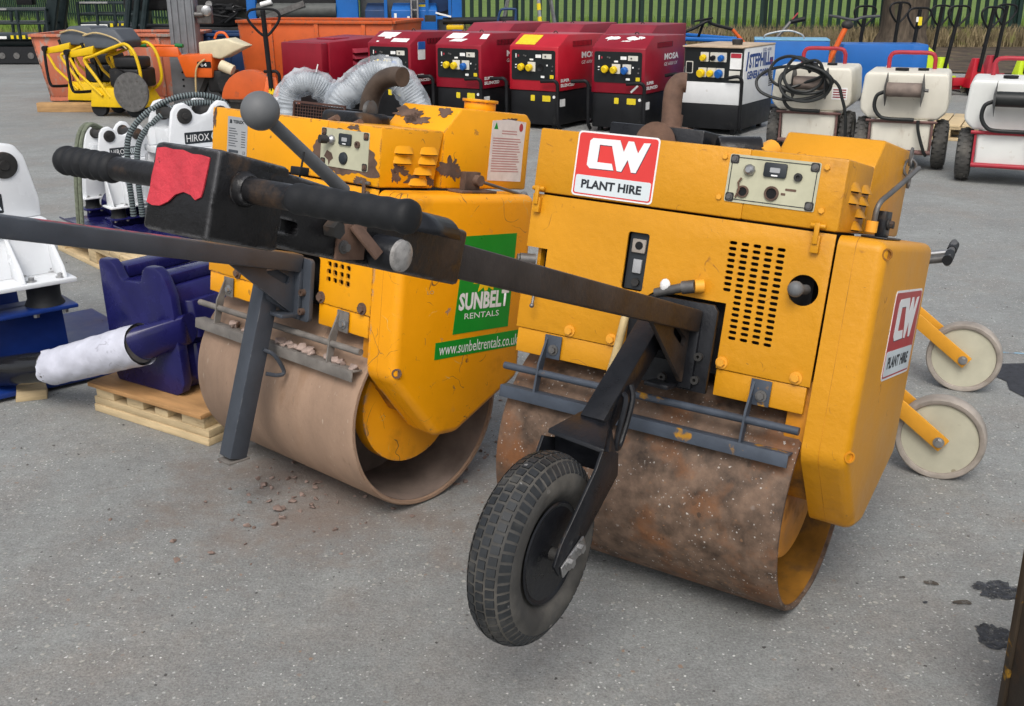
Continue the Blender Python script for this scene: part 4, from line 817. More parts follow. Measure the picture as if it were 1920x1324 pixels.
def plate_compactor(label, loc, rz, s, detail=True, zf=.31):
    """tilting vibrating plate: base plate, motor, rubber mounts, white head with two pin ears; local x across, y back"""
    t = thing('compactor_plate', label, 'excavator attachment', loc, rz, 'excavator plate compactors')
    S = lambda p: tuple(s*q for q in p)
    def bx(a, b, m, nm, bev=.005): return B().span(S(a), S(b)).obj(nm, m, t, bev)
    bx((-.30,-.36,.012),(.30 if zf < .2 else .44,.36 if zf < .2 else .48,.030), M['navy_p'], 'base_plate')
    B().hull([S(p) for p in ((-.30,-.36,.012),(.30,-.36,.012),(-.30,-.36,.03),(.30,-.36,.03),(-.28,-.40,.045),(.28,-.40,.045),(-.28,-.395,.055),(.28,-.395,.055))]).obj('base_lip', M['navy_p'], t, .004)
    B().lathe([(0,-.15*s),(.09*s,-.15*s),(.10*s,-.13*s),(.10*s,.13*s),(.09*s,.15*s),(0,.15*s)], S((0,-.02,.135)), X3, 28).obj('vibrator_motor', M['navy_p'], t)
    zc_ = zf-.075
    for x in (-.25,.22): B().hull([S(p) for p in ((x,-.20,.03),(x+.03,-.20,.03),(x,.2,.03),(x+.03,.2,.03),(x,-.19,zc_),(x+.03,-.19,zc_),(x,.19,zc_),(x+.03,.19,zc_))]).obj('base_cheek', M['navy_p'], t, .004)
    for sx in (-1,1):
        B().span(S((sx*.25-.075,-.22,zc_-.012)), S((sx*.25+.075,.22,zc_))).obj('base_flange', M['navy_p'], t, .003)
        for y in (-.14,.14):
            m_ = B().lathe([(.062*s,0),(.052*s,.02*s),(.052*s,.055*s),(.062*s,.075*s)], S((sx*.25,y,zc_)), Z3, 22).obj('rubber_mount', M['rubber'], t)
            if detail:
                for k in range(4):
                    a = PI/4+k*PI/2; hexbolt(S((sx*.25+.062*math.cos(a)*1.05,y+.062*math.sin(a)*1.05,zc_-.012)), (0,0,-1), .010*s, .016*s, M['steel'], m_); hexbolt(S((sx*.25+.062*math.cos(a)*1.05,y+.062*math.sin(a)*1.05,zf+.014)), (0,0,1), .010*s, .014*s, M['steel'], m_)
        B().span(S((sx*.25-.08,-.225,zf)), S((sx*.25+.08,.225,zf+.014))).obj('mount_flange', M['white_p'], t, .003)
        B().hull([S(p) for p in ((sx*.215,-.20,zf+.014),(sx*.215,.20,zf+.014),(sx*.200,-.20,zf+.014),(sx*.200,.20,zf+.014),(sx*.185,-.19,.462),(sx*.185,.19,.462),(sx*.170,-.19,.462),(sx*.170,.19,.462))]).obj('leg_plate', M['white_p'], t, .002)
        for y in (-.20,-.07,.06,.19): B().hull([S(p) for p in ((sx*.315,y,zf+.014),(sx*.21,y,zf+.014),(sx*.295,y,zf+.05),(sx*.19,y,.45),(sx*.315,y+.012,zf+.014),(sx*.21,y+.012,zf+.014),(sx*.295,y+.012,zf+.05),(sx*.19,y+.012,.45))]).obj('leg_rib', M['white_p'], t, .002)
    bx((-.20,-.20,.46),(.20,.20,.50), M['white_p'], 'head_plate', .006)
    bx((-.114,-.165,.501),(.114,.165,.60), M['white_p'], 'head_box', .006)
    poly = [(s*a,s*b) for a, b in ((-.20,.50),(.20,.50),(.20,.56),(.17,.70),(.145,.735),(.10,.745),(.065,.72),(.04,.685),(0,.672),(-.04,.685),(-.065,.72),(-.10,.745),(-.145,.735),(-.17,.70),(-.20,.56))]
    for x in (-.15,.115):
        e_ = ear(poly, s*x, s*(x+.035), t, ((-.105*s,.675*s,.042*s),(.105*s,.675*s,.042*s)))
        if x > 0: hirox(e_, S((.1502,-.115,.525)), Y3, Z3, .20*s, .062*s)
    for y in (-.105,.105): B().cyl(S((-.15,y,.675)), S((.15,y,.675)), .030*s, 20).obj('pivot_pin', M['iron'], t)
    return t
psiH = -.85
hA = plate_compactor('white and navy compactor plate with two armoured hoses, its head half hidden behind worn roller', (-1.60,5.46,.13), psiH, .90, True, .17)
hB = plate_compactor('smaller white and navy compactor plate tied with rope on the pallet behind the roller grips', (-2.08,5.72,.13), psiH, .70, True, .17)
hC = plate_compactor('large white and blue compactor plate standing on the yard at the left edge', (-1.97,3.82,0), psiH, 1.10)
for c_ in hC.children:
    if c_.name.startswith(('base_', 'vibrator')):
        c_.data = c_.data.copy(); c_.data.materials.clear(); c_.data.materials.append(M['blue_n'])
make_pallet('pallet', 'pine pallet carrying two white and navy compactor plates', (-2.42,5.62,0), psiH, .98, 1.15, True, boards=8)
# armoured hydraulic hoses with wire spiral, and the sling rope
arm = mat('hose_spiral_black', (.015,.018,.022), .45, var=.1); spm = mat('spiral_guard_grey', (.17,.21,.215), .4, var=.1)
def armoured(par, pts, r, turns, name='hose'):
    P_ = catmull(pts, 14); h_ = B().tube(P_, r, 12).obj(name, arm, par, smooth=60)
    n = turns; sp_ = B()
    L_ = [0.0]
    for i in range(1, len(P_)): L_.append(L_[-1]+(P_[i]-P_[i-1]).length)
    def at(d):
        for i in range(1, len(P_)):
            if L_[i] >= d: t = (d-L_[i-1])/(L_[i]-L_[i-1]); return P_[i-1].lerp(P_[i], t), (P_[i]-P_[i-1]).normalized()
        return P_[-1], (P_[-1]-P_[-2]).normalized()
    for k in range(n):
        p_, d_ = at(L_[-1]*(k+.5)/n); w_ = L_[-1]/n*.46
        sp_.lathe([(r,-w_/2),(r*1.16,-w_/2),(r*1.16,w_/2),(r,w_/2)], p_, d_, 12)
    o_ = sp_.obj('spiral_guard', spm, h_, smooth=60); o_['kind'] = 'stuff'; return h_
def wl_(par, p): m_ = Matrix.Translation(par.location) @ Matrix.Rotation(par.rotation_euler.z, 4, 'Z'); return m_.inverted() @ Vector(p)
for dz, dx in ((0,0),(-.035,.045)):
    armoured(hA, [wl_(hA,p) for p in ((-1.925+dx,5.42,.22),(-1.925+dx,5.42,.50+dz),(-1.89+dx,5.43,.655+dz),(-1.75+dx*.7,5.46,.775+dz),(-1.60+dx*.5,5.52,.815+dz),(-1.47+dx*.4,5.58,.78+dz),(-1.42,5.62,.66))], .0135, 78)
rope = mat('olive_sling_rope', (.16,.18,.13), .8, var=.25, vscale=60)
for k in range(2): B().tube(catmull([wl_(hB,p) for p in ((-2.245+.02*k,5.50,.16),(-2.225+.02*k,5.50,.42),(-2.20+.022*k,5.52,.60),(-2.165+.02*k,5.56,.665),(-2.13+.02*k,5.62,.64))],6), .011, 8).obj('sling_rope', rope, hB)
# ================================================================ generators, tank trolleys and other plant behind
MR = dict(
 red = mat('generator_red', (.235,.006,.018), .38, var=.10, vscale=4, patch=(.36,.03,.04), patch_amt=-.04, patch_scale=6, patch_soft=.1, rnd=.12),
 redf = mat('generator_red_faded', (.27,.022,.04), .5, var=.12, vscale=5, rnd=.15),
 red_l = mat('generator_red_bright', (.43,.012,.025), .36, var=.08, vscale=4),
 blk = mat('generator_black', (.009,.0095,.011), .5, spec=.25, var=.2, vscale=8, patch=(.07,.065,.06), patch_amt=-.03, patch_scale=6, patch_soft=.15),
 pan = mat('panel_black', (.010,.0125,.0135), .4, spec=.3, var=.1),
 sock_y = mat('socket_yellow', (.80,.55,.01), .4, var=.04), sock_b = mat('socket_blue', (.01,.11,.40), .4, var=.04), sock_w = mat('socket_plate', (.62,.60,.53), .5, var=.05),
 lab = mat('label_white', (.80,.80,.78), .5, var=.06, vscale=30), laby = mat('label_yellow', (.72,.56,.02), .5, var=.1, vscale=30, patch=(.35,.33,.1), patch_amt=-.03, patch_scale=30), labb=mat('label_blue',(.02,.12,.42),.5),
 gw = mat('generator_white', (.68,.69,.69), .4, var=.05, vscale=5, patch=(.42,.36,.30), patch_amt=-.05, patch_scale=7, patch_soft=.15),
 gtop = mat('rusty_cream_top', (.50,.38,.26), .6, var=.2, vscale=6, patch=(.30,.14,.06), patch_amt=.0, patch_scale=7, patch_soft=.15),
 tank = mat('milky_tank_plastic', (.66,.63,.54), .42, var=.06, vscale=4, patch=(.40,.31,.21), patch_amt=.03, patch_scale=5, patch_soft=.25, speck=((26,.08,.35,(.30,.22,.14)),), stretch=(1.5,1.5,.7)),
 tank2 = mat('white_tank_plastic', (.70,.71,.68), .42, var=.05, vscale=4, patch=(.48,.43,.35), patch_amt=.0, patch_scale=5, patch_soft=.25, speck=((26,.06,.35,(.36,.29,.2)),)),
 tube_r = mat('red_tube', (.36,.025,.04), .45, var=.12, vscale=12, rnd=.1),
 reel = mat('reel_grey', (.055,.058,.062), .5, var=.2, vscale=15, patch=(.15,.12,.10), patch_amt=.0, patch_scale=12, patch_soft=.15),
 hose = mat('black_hose', (.016,.018,.018), .45, var=.15),
 frame_d = mat('grubby_red_frame', (.16,.085,.075), .65, var=.3, vscale=12),
 blue = mat('plant_blue', (.008,.115,.40), .4, var=.08, vscale=4, patch=(.03,.10,.25), patch_amt=-.03, patch_scale=6, patch_soft=.15),
 blue_t = mat('plant_blue_top', (.16,.38,.55), .45, var=.1),
 lime = mat('lime_paint', (.50,.66,.02), .45, var=.08),
 ora = mat('orange_skip', (.56,.098,.018), .55, var=.12, vscale=3, patch=(.13,.07,.045), patch_amt=-.02, patch_scale=6, patch_soft=.04, patch2=(.40,.17,.08), patch2_amt=-.02, patch2_scale=9, edge=((.20,.11,.07),.03,.14), speck=((9,.14,.35,(.12,.07,.05)),), scratch=(((.12,.06,.04),3,.006,.05),)),
 ora_f = mat('faded_orange_skip', (.56,.17,.095), .65, var=.14, vscale=3, patch=(.42,.36,.32), patch_amt=.10, patch_scale=5, patch_soft=.08, patch2=(.12,.05,.03), patch2_amt=-.02, patch2_scale=12, edge=((.16,.08,.05),.03,.16), stretch=(1.6,1.6,.6)),
 ora_s = mat('saw_orange', (.66,.11,.012), .4, var=.1, vscale=6, patch=(.3,.2,.15), patch_amt=-.03, patch_scale=9, patch_soft=.12),
 skip_b = mat('navy_skip', (.014,.045,.13), .5, var=.15, vscale=4, patch=(.2,.12,.07), patch_amt=-.05, patch_scale=6),
 saw_y = mat('saw_yellow', (.72,.46,.005), .42, var=.08, vscale=8, patch=(.30,.20,.03), patch_amt=-.02, patch_scale=10, patch_soft=.15),
 saw_g = mat('grey_plastic_tank', (.075,.085,.10), .5, var=.1),
 eng = mat('engine_black', (.012,.012,.013), .5, var=.3, vscale=12, patch=(.10,.085,.07), patch_amt=.0, patch_scale=10, patch_soft=.15),
 mast = mat('galvanised_mast', (.22,.23,.245), .45, metal=.35, var=.12, vscale=8),
 lift_k = mat('lift_black_green', (.012,.022,.024), .45, var=.2, vscale=10),
 haz = mat('hazard_yellow', (.72,.55,.01), .5), pale = mat('fence_green', (.006,.024,.018), .55, var=.3, vscale=8, rnd=.3),
 bark = mat('tree_bark', (.085,.066,.048), .95, var=.35, vscale=6, patch=(.10,.11,.05), patch_amt=.05, patch_scale=2.5, patch_soft=.2, bump=1, bscale=18, stretch=(3,3,.7)),
 cream = mat('cream_water_tank', (.62,.55,.38), .5, var=.08, patch=(.4,.3,.2), patch_amt=-.04, patch_scale=8, patch_soft=.15),
)
# ---- red generator sets
def generator(label, loc, rz, mr, plate_extra=0, colours='yyb', stickers=()):
    """front at y=0, x 0..w to the right, on four feet"""
    t = thing('generator', label, 'generator', loc, rz, 'red generators in a row'); w, D = .545, .98
    B().span((.01,.01,.045),(w-.01,D-.02,.366)).obj('base_tank', MR['blk'], t, .012)
    for x in (.05,w-.09):
        for y in (.06,D-.12): B().span((x,y,0),(x+.04,y+.05,.05)).obj('foot', MR['blk'], t)
    bd = B().prism([(0,.367),(-.002,.778),(.205,.888),(D,.872),(D,.367)], 0, 0, w).obj('canopy', mr, t, .010)
    pf = B().plate(rrect(.030,.465,w-.030,.745,.02,3), (0,-.003,0), X3, Z3, .004).obj('control_panel', MR['pan'], t)
    y = -.0075
    xs = [.155,.245,.355]
    for i, cc in enumerate(colours):
        if cc == '-':
            B().lathe([(.030,.001),(.034,.004),(.036,0)], (xs[i],y,.585), (0,-1,0), 18).obj('empty_socket', MR['blk'], pf); continue
        m_ = {'y':MR['sock_y'],'b':MR['sock_b']}[cc]
        if i: B().plate(rrect(xs[i]-.03,.548,xs[i]+.055,.635,.004,2), (0,y,0), X3, Z3, .006).obj('socket_plate', MR['sock_w'], pf)
        B().lathe([(0,.045),(.026,.045),(.033,.038),(.034,.008),(.030,0)], (xs[i],y-.005,.592-.004*i), (-.15,-1,-.25), 20).obj('socket', m_, pf)
    for x0, z0, x1, z1, m_ in ((.30,.675,.36,.705,'lab'),(.375,.668,.475,.712,'sock_w'),(.235,.65,.275,.665,'lab'),(.075,.67,.085,.71,'lab'),(.10,.68,.115,.70,'tube_r'),(.46,.487,.50,.520,'laby'),(.07,.60,.09,.61,'lab'),(.07,.575,.085,.582,'lab'),(.36,.49,.40,.51,'lab'),(.42,.60,.435,.615,'lab')):
        B().plate(rrect(x0,z0,x1,z1,.002,1), (0,y,0), X3, Z3, .001).obj('panel_label', MR[m_], pf)
    for x, z in ((.17,.695),(.19,.69),(.41,.69),(.485,.56),(.49,.60)): B().cyl((x,y,z),(x,y-.008,z),.008,10).obj('switch', M['steel_d'], pf)
    # side grille and lettering
    gr = B().span((w-.001,.28,.772),(w+.002,.66,.822)).obj('air_grille', MR['blk'], t)
    for k in range(14): B().span((w+.002,.29+k*.026,.774),(w+.006,.298+k*.026,.820)).obj('grille_bar', mr, gr)
    text('MOSA', (w+.0005,.46,.655), Y3, Z3, .36, .06, MR['lab'], t, th=.0015, bold=True)
    text('GE 6000 SX', (w+.0005,.46,.600), Y3, Z3, .34, .032, MR['lab'], t, th=.0015, shear=.2)
    text('SUPER', (w+.0005,.05,.450), Y3, Z3, .17, .030, MR['lab'], t, th=.0015, bold=True); text('SILENCED', (w+.0005,.05,.405), Y3, Z3, .27, .030, MR['lab'], t, th=.0015, bold=True)
    # base labels and carrying handles
    for x0, x1, m_ in ((.37,.46,'laby'),(.24,.285,'laby')): B().plate(rrect(x0,.27,x1,.325,.006,2), (0,.0095,0), X3, Z3, .002).obj('base_label', MR[m_], t)
    B().cyl((.50,.010,.315),(.50,.004,.315),.014,14).obj('drain_plug', MR['lab'], t)
    B().plate(rrect(.06,.22,.16,.29,.003,1), (w-.0098,0,0), Y3, Z3, .002).obj('base_label', MR['lab'], t)
    for x in (-.015, w+.015):
        B().tube(catmull([(x,.03,.02),(x,-.02,.10),(x,-.03,.36),(x,-.035,.435),(x-.02,-.05,.468),(x-.06,-.055,.470),(x-.17,-.055,.462)],5), .0175, 10).obj('carrying_handle', MR['blk'], t)
    # loose stickers on the sloping roof panel
    up = Vector((0,.207,.110)).normalized(); o0 = Vector((0,-.002,.778))
    for x0, q0, x1, q1, m_, skew in stickers:
        B().plate([(x0,q0),(x1,q0),(x1+skew,q1),(x0+skew,q1)], o0+Vector((0,-.47,.88))*.001, X3, up, .002).obj('roof_sticker', MR[m_], t)
    B().tube([(w*.5+.02*math.cos(a),.42,.885+.02*math.sin(a)) for a in [i*PI/5 for i in range(6)]], .005, 6).obj('lifting_eye', M['iron'], t)
    return t
g4 = generator('red generator with scratched roof and three sockets, rightmost of the red generators', (.753,10.53,0), -.52, MR['red'], 0, 'yyb')
upv = Vector((0,.207,.110)).normalized()
for k, (x, q, rx, rz) in enumerate(((.14,.16,.07,.035),(.35,.17,.06,.03),(.30,.12,.05,.012),(.43,.19,.05,.02))):
    rg = random.Random(k+5); pts = [(x+rx*(1+.5*rg.uniform(-1,1))*math.cos(i*PI/7), q+rz*(1+.6*rg.uniform(-1,1))*math.sin(i*PI/7)) for i in range(14)]
    B().plate(pts, Vector((0,-.0025,.779)), X3, upv, .0015).obj('paint_scrape', MR['lab'], g4)
B().plate([(.42,.375),(.49,.44),(.475,.452),(.405,.388)], (0,-.003,0), X3, Z3, .002).obj('loose_label', MR['lab'], g4)
generator('bright red generator with yellow roof notice and one empty socket', (-.025,10.83,0), -.56, MR['red_l'], 0, 'yy-', ((.05,.03,.27,.205,'laby',.01),))
generator('red generator with torn white stickers on its roof edge', (-.76,11.10,0), -.56, MR['red'], 0, 'yyb', ((.06,.12,.25,.215,'lab',.03),(.13,.06,.28,.11,'lab',.05),(.46,.12,.54,.21,'lab',-.01)))
g1 = generator('dark red generator with three white roof labels beside the louvred red unit', (-1.47,11.40,0), -.56, MR['red'], 0, 'yyb', ((.05,.12,.27,.21,'lab',.03),(.16,.09,.24,.125,'lab',.0),(.28,.03,.48,.095,'lab',.0),(.10,.02,.13,.04,'lab',0)))
B().plate(rrect(.12,.62,.24,.79,.004,1), (.5455,0,0), Y3, Z3, .002).obj('side_label', MR['lab'], g1); B().plate(rrect(.12,.72,.24,.795,.004,1), (.548,0,0), Y3, Z3, .002).obj('side_label', MR['labb'], g1)
# the unit turned round: louvred rear
gl = thing('generator', 'red generator turned round with louvred side, beside the orange skip', 'generator', (-2.42,11.72,0), -.60, 'red generators in a row')
B().span((.01,.01,.045),(.58,.95,.366)).obj('base_tank', MR['blk'], gl, .012)
for x in (.05,.50):
    for y in (.06,.85): B().span((x,y,0),(x+.04,y+.05,.05)).obj('foot', MR['blk'], gl)
B().span((0,0,.367),(.575,.10,.770)).obj('end_cap', MR['red'], gl, .012)
B().prism([(.105,.367),(.105,.775),(.98,.81),(.98,.367)], 0, .0, .59).obj('canopy', MR['red'], gl, .008)
for k in range(4):
    z = .70-k*.062; B().hull([(.59,.45,z),(.59,.82,z),(.59,.45,z-.045),(.59,.82,z-.045),(.63,.45,z-.045),(.63,.82,z-.045)]).obj('louvre', MR['redf'], gl, .002)
B().span((.15,.38,.787),(.40,.62,.803)).obj('roof_hatch', MR['redf'], gl, .002)
B().plate([(.49,.46),(.53,.56),(.515,.565),(.475,.465)], (0,-.002,0), X3, Z3, .002).obj('loose_label', MR['lab'], gl)
for x in (-.02,.60): B().tube(catmull([(x,.03,.02),(x,-.02,.10),(x,-.03,.36),(x,-.035,.435),(x-.02,-.05,.468),(x-.06,-.055,.470),(x-.19,-.055,.462)],5), .0175, 10).obj('carrying_handle', MR['blk'], gl)
for x in (.14,.24): B().plate(rrect(x,.28,x+.08,.33,.004,1), (0,.009,0), X3, Z3, .002).obj('base_label', MR['laby'], gl)
# second row of red generators, only roofs in view
for lab_, loc in (('faded red generator roof behind the gap left of the yellow-noticed generator', (-.55,12.75,0)),('faded red generator behind the bright red one, its roof just showing', (.22,12.50,0)),('faded red generator behind the rightmost red one, roof just showing', (.98,12.22,0))):
    t = thing('generator', lab_, 'generator', loc, -.56, 'red generators in a row')
    B().prism([(0,.367),(-.002,.81),(.205,.925),(.98,.925),(.98,.367)], 0, 0, .56).obj('canopy', MR['redf'], t, .010); B().span((.01,.01,.0),(.55,.96,.366)).obj('base_tank', MR['blk'], t, .01)
    B().tube([(.28+.02*math.cos(a),.42,.922+.02*math.sin(a)) for a in [i*PI/5 for i in range(6)]], .005, 6).obj('lifting_eye', M['iron'], t)
# ---- white generator
gw = thing('generator', 'white and black generator with blue lettering and socket panel', 'generator', (1.60,10.46,0), -.544)
w, D = .585, .913
B().span((.0,.0,.05),(w,D,.278)).obj('base_tank', MR['blk'], gw, .012)
for x in (.06,w-.10):
    for y in (.06,D-.12): B().span((x,y,0),(x+.04,y+.05,.05)).obj('foot', MR['blk'], gw)
B().span((.0,.0,.2785),(w,.06,.475)).obj('front_panel', MR['gw'], gw, .006)
B().span((.0,.0605,.2785),(w,D,.785)).obj('canopy', MR['gw'], gw, .008)
B().span((-.004,-.012,.7855),(w+.004,D+.004,.800)).obj('roof', MR['gtop'], gw, .006)
pf = B().span((.012,.022,.476),(w-.01,.060,.784)).obj('control_panel', MR['pan'], gw)
for i, (x, z, m_, r) in enumerate(((.205,.70,'sock_y',.028),(.30,.70,'blk',.022),(.38,.70,'sock_b',.028),(.19,.56,'sock_y',.038),(.28,.56,'sock_y',.030),(.365,.56,'sock_b',.038))):
    B().plate(rrect(x-.035,z-.04,x+.045,z+.045,.004,1), (0,.0215,0), X3, Z3, .005).obj('socket_plate', MR['sock_w'], pf)
    B().lathe([(0,.05),(r*.8,.05),(r,.04),(r*1.02,.01),(r*.9,0)], (x,.017,z), (-.1,-1,-.2), 20).obj('socket', MR[m_], pf)
B().plate(rrect(.46,.60,.57,.745,.003,1), (0,.0215,0), X3, Z3, .002).obj('instruction_label', MR['lab'], pf); B().plate(rrect(.465,.70,.565,.740,.003,1), (0,.019,0), X3, Z3, .002).obj('instruction_label', MR['tube_r'], pf); B().plate(rrect(.455,.50,.56,.585,.003,1), (0,.0215,0), X3, Z3, .002).obj('instruction_label', MR['sock_w'], pf)
B().plate(rrect(.03,.55,.10,.66,.008,2), (0,.0215,0), X3, Z3, .006).obj('switch_box', MR['sock_w'], pf); B().plate(rrect(.037,.558,.093,.652,.008,2), (0,.015,0), X3, Z3, .004).obj('switch_cover', MR['blk'], pf)
bl_v = mat('blue_lettering', (.012,.05,.22), .5)
B().plate([(.10,.58),(.135,.58),(.17,.75),(.135,.75)], (w,0,0), Y3, Z3, .002).obj('emblem', bl_v, gw)
text('STEPHILL', (w+.0005,.18,.60), Y3, Z3, .60, .13, bl_v, gw, th=.0015, bold=True); text('GENERATORS', (w+.0005,.14,.50), Y3, Z3, .60, .075, bl_v, gw, th=.0015, bold=True); text('SSD 600', (w+.0005,.55,.735), Y3, Z3, .24, .03, bl_v, gw, th=.0015)
fl = B().plate(rrect(.77,.60,.87,.67,.002,1), (w,0,0), Y3, Z3, .0015).obj('flag_label', bl_v, gw)
for a, b in (((.77,.632),(.87,.640)),((.815,.60),(.825,.67))): B().plate([(a[0],a[1]),(b[0],a[1]),(b[0],b[1]),(a[0],b[1])], (w+.0015,0,0), Y3, Z3, .001).obj('flag_stripe', MR['tube_r'], fl)
for k in range(9): B().span((w,.78,.40+k*.02),(w+.003,.88,.410+k*.02)).obj('vent_slot', MR['blk'], gw)
B().lathe([(.0,.05),(.05,.05),(.052,.03),(.045,0)], (.40,.35,.80), Z3, 18).obj('fuel_cap', M['iron'], gw)
for x in (w+.012,-.012): B().tube(catmull([(x,.03,.03),(x,-.01,.10),(x,-.015,.44),(x,-.02,.50),(x-.02,-.03,.535),(x-.06,-.035,.537),(x-.14,-.035,.520)],5), .016, 10).obj('carrying_handle', MR['blk'], gw)

# ---- wheels and tank trolleys
def cart_wheel(par, c, r, w, m_tyre=None, name='wheel'):
    c = Vector(c); pr = []
    for i in range(17):
        a = -PI*.8+PI*1.6*i/16; pr.append((r-.05+.05*math.cos(a), w/2*math.copysign(abs(math.sin(a))**.8, a)))
    ty = B().lathe([(max(.02,p),q) for p, q in pr], c, X3, 36).obj(name, m_tyre or M['tyre'], par, smooth=60)
    b = B(); n = 26
    for k in range(n):
        for row in (-1,0,1):
            a0 = 2*PI*(k+.5*(row & 1))/n; V = []
            for rr in (r-.012-(.008 if row else 0), r+.003-(.008 if row else 0)):
                for a in (a0, a0+2*PI/n*.6):
                    for s_ in (row*.3-.12, row*.3+.12): V.append(c+X3*(s_*w)+(Y3*math.cos(a)+Z3*math.sin(a))*rr)
            b.add(V, [(0,2,3,1),(4,5,7,6),(0,1,5,4),(2,6,7,3),(0,4,6,2),(1,3,7,5)])
    tr = b.obj('tread', m_tyre or M['tyre'], ty, smooth=0); tr['kind'] = 'stuff'
    for s_ in (1,-1): B().lathe([(r-.085,s_*w*.38),(r-.095,s_*w*.30),(.03,s_*w*.20),(.025,s_*w*.42),(0,s_*w*.42)], c, X3, 24).obj('rim', MR['lab'] if False else M['steel_d'], ty)
    return ty
def trolley(label, loc, rz, mt, red_bars, hose_coil=False, dark_reel=False):
    t = thing('tank_trolley', label, 'water bowser', loc, rz, 'wheeled water tank trolleys'); fr = MR['tube_r'] if red_bars else MR['frame_d']
    pr = [(-.31,.435),(-.315,.50),(-.30,.68),(-.285,.715),(.285,.715),(.30,.68),(.315,.50),(.31,.435),(.25,.375),(-.25,.375)]
    tk = B().prism(pr, 1, 0, .62).obj('tank', mt, t, .022, 4)
    B().prism([(-.21,.115),(-.215,.35),(-.19,.374),(.19,.374),(.215,.35),(.21,.115)], 1, -.03, .55).obj('lower_tank', mt, tk, .02, 3)
    B().cyl((-.05,.22,.71),(-.05,.22,.735),.05,20).obj('tank_lid', MR['blk'], tk); B().cyl((.10,.30,.71),(.10,.30,.732),.04,20).obj('tank_lid', MR['blk'], tk)
    B().cyl((-.255,-.045,.365),(.255,-.045,.365),.013 if red_bars else .010,12).obj('front_bar', fr, t); B().cyl((-.23,-.045,.14),(.23,-.045,.14),.017,12).obj('lower_bar', fr, t)
    B().span((-.22,-.05,.352),(.22,.0,.372)).obj('tray', fr if not red_bars else MR['tube_r'], t, .003)
    for x in (-.222,.222): B().span((x-.008,-.042,.14),(x+.008,-.026,.365)).obj('frame_upright', fr, t)
    B().tube(catmull([(-.17,.50,.40),(-.17,.50,.74),(-.165,.50,.80),(-.13,.50,.832),(.0,.50,.835),(.13,.50,.832),(.165,.50,.80),(.17,.50,.74),(.17,.50,.40)],5), .0165, 10).obj('push_handle', MR['tube_r'], t)
    # reel on the front
    rl = B().cyl((-.125,-.10,.60),(.125,-.10,.60),.052,24).obj('reel_drum', M['drum_in'] if not dark_reel else MR['hose'], t)
    for s_ in (-1,1): B().lathe([(0,.012),(.03,.012),(.118,.0),(.122,.002),(.03,.018),(0,.018)], (s_*.125,-.10,.60), (s_,0,0), 30).obj('reel_disc', MR['reel'], rl)
    B().cyl((.14,-.10,.60),(.17,-.10,.60),.012,10).obj('reel_hub', M['steel_d'], rl)
    B().tube(catmull([(-.14,-.07,.58),(-.19,-.08,.55),(-.20,-.085,.47),(-.16,-.085,.405),(-.10,-.08,.385),(.05,-.075,.383),(.09,-.075,.382)],5), .014, 10).obj('reel_hose', MR['hose'], t)
    for x in (-.285,.285): cart_wheel(t, (x,.16,.185), .185, .105)
    B().cyl((-.23,.16,.185),(.23,.16,.185),.016,10).obj('axle', M['steel_d'], t)
    if hose_coil:
        rg = random.Random(8); P_ = []
        for k in range(5):
            cx, cz, rx, rz_ = -.12+.06*rg.uniform(-1,1)+.05*k*.8, .63+.06*rg.uniform(-1,1), .21+.07*rg.uniform(-1,1), .17+.07*rg.uniform(-1,1)
            for j in range(8):
                a = 2*PI*j/8+.6*k; P_.append((cx+rx*math.cos(a), -.17-.01*k-.03*math.sin(a*2), cz+rz_*math.sin(a)*(1 if k % 2 else .6)))
        P_ += [(.20,-.15,.62),(.26,-.14,.50),(.30,-.13,.35),(.31,-.13,.12),(.30,-.13,.02)]
        B().tube(catmull(P_,5), .0125, 8).obj('coiled_hose', MR['hose'], t, label='loose black hose coiled over the reel')
        B().plate(rrect(.16,.47,.28,.565,.004,1), (0,-.001,0), X3, Z3, .002).obj('warning_label', MR['lab'], t)
        for k in range(4): B().plate(rrect(.17,.485+k*.019,.27,.494+k*.019,.001,1), (0,-.0035,0), X3, Z3, .001).obj('label_line', MR['redf'], t)
    else:
        B().tube(catmull([(.12,-.075,.38),(.13,-.08,.30),(.18,-.08,.16),(.20,-.05,.12)],5), .012, 8).obj('drain_hose', MR['hose'], t)
    return t
trolley('milky tank trolley with black hose coiled loosely over its reel', (2.40,8.86,0), -.425, MR['tank'], False, True)
trolley('milky tank trolley with bare brown hose reel, middle of three', (2.94,8.27,0), -.40, MR['tank'], False)
trolley('white tank trolley with red bars and full black reel at the right edge', (3.452,7.553,0), -.42, MR['tank2'], True, dark_reel=True)
make_pallet('pallet', 'pale pine pallet on the yard behind the middle tank trolley', (3.55,10.05,0), -.45, .80, 1.0, True, boards=6, h=.14)

# ---- blue plant boxes behind the trolleys
b1 = thing('plant_box', 'long blue plant box with lime green end behind the middle trolley', 'plant box', (3.95,13.35,0), -.12)
B().span((0,0,.10),(.98,.50,.665)).obj('casing', MR['blue'], b1, .012); B().span((.80,-.004,.11),(.985,.504,.655)).obj('end_casing', MR['blue'], b1, .015)
B().hull([(.99,.02,.20),(.99,.48,.20),(.99,.02,.64),(.99,.48,.64),(1.09,.05,.33),(1.09,.45,.33),(1.09,.05,.56),(1.09,.45,.56)]).obj('end_cap', MR['lime'], b1, .01)
B().plate([(.52,.40),(.56,.43),(.56,.44),(.52,.42)], (0,-.001,0), X3, Z3, .002).obj('emblem', MR['lab'], b1)
for x in (.1,.85): B().span((x,.1,0),(x+.06,.4,.1)).obj('foot', MR['blk'], b1)
b2 = thing('plant_box', 'blue plant box with pale top behind the coiled hose', 'plant box', (2.66,12.30,0), -.20)
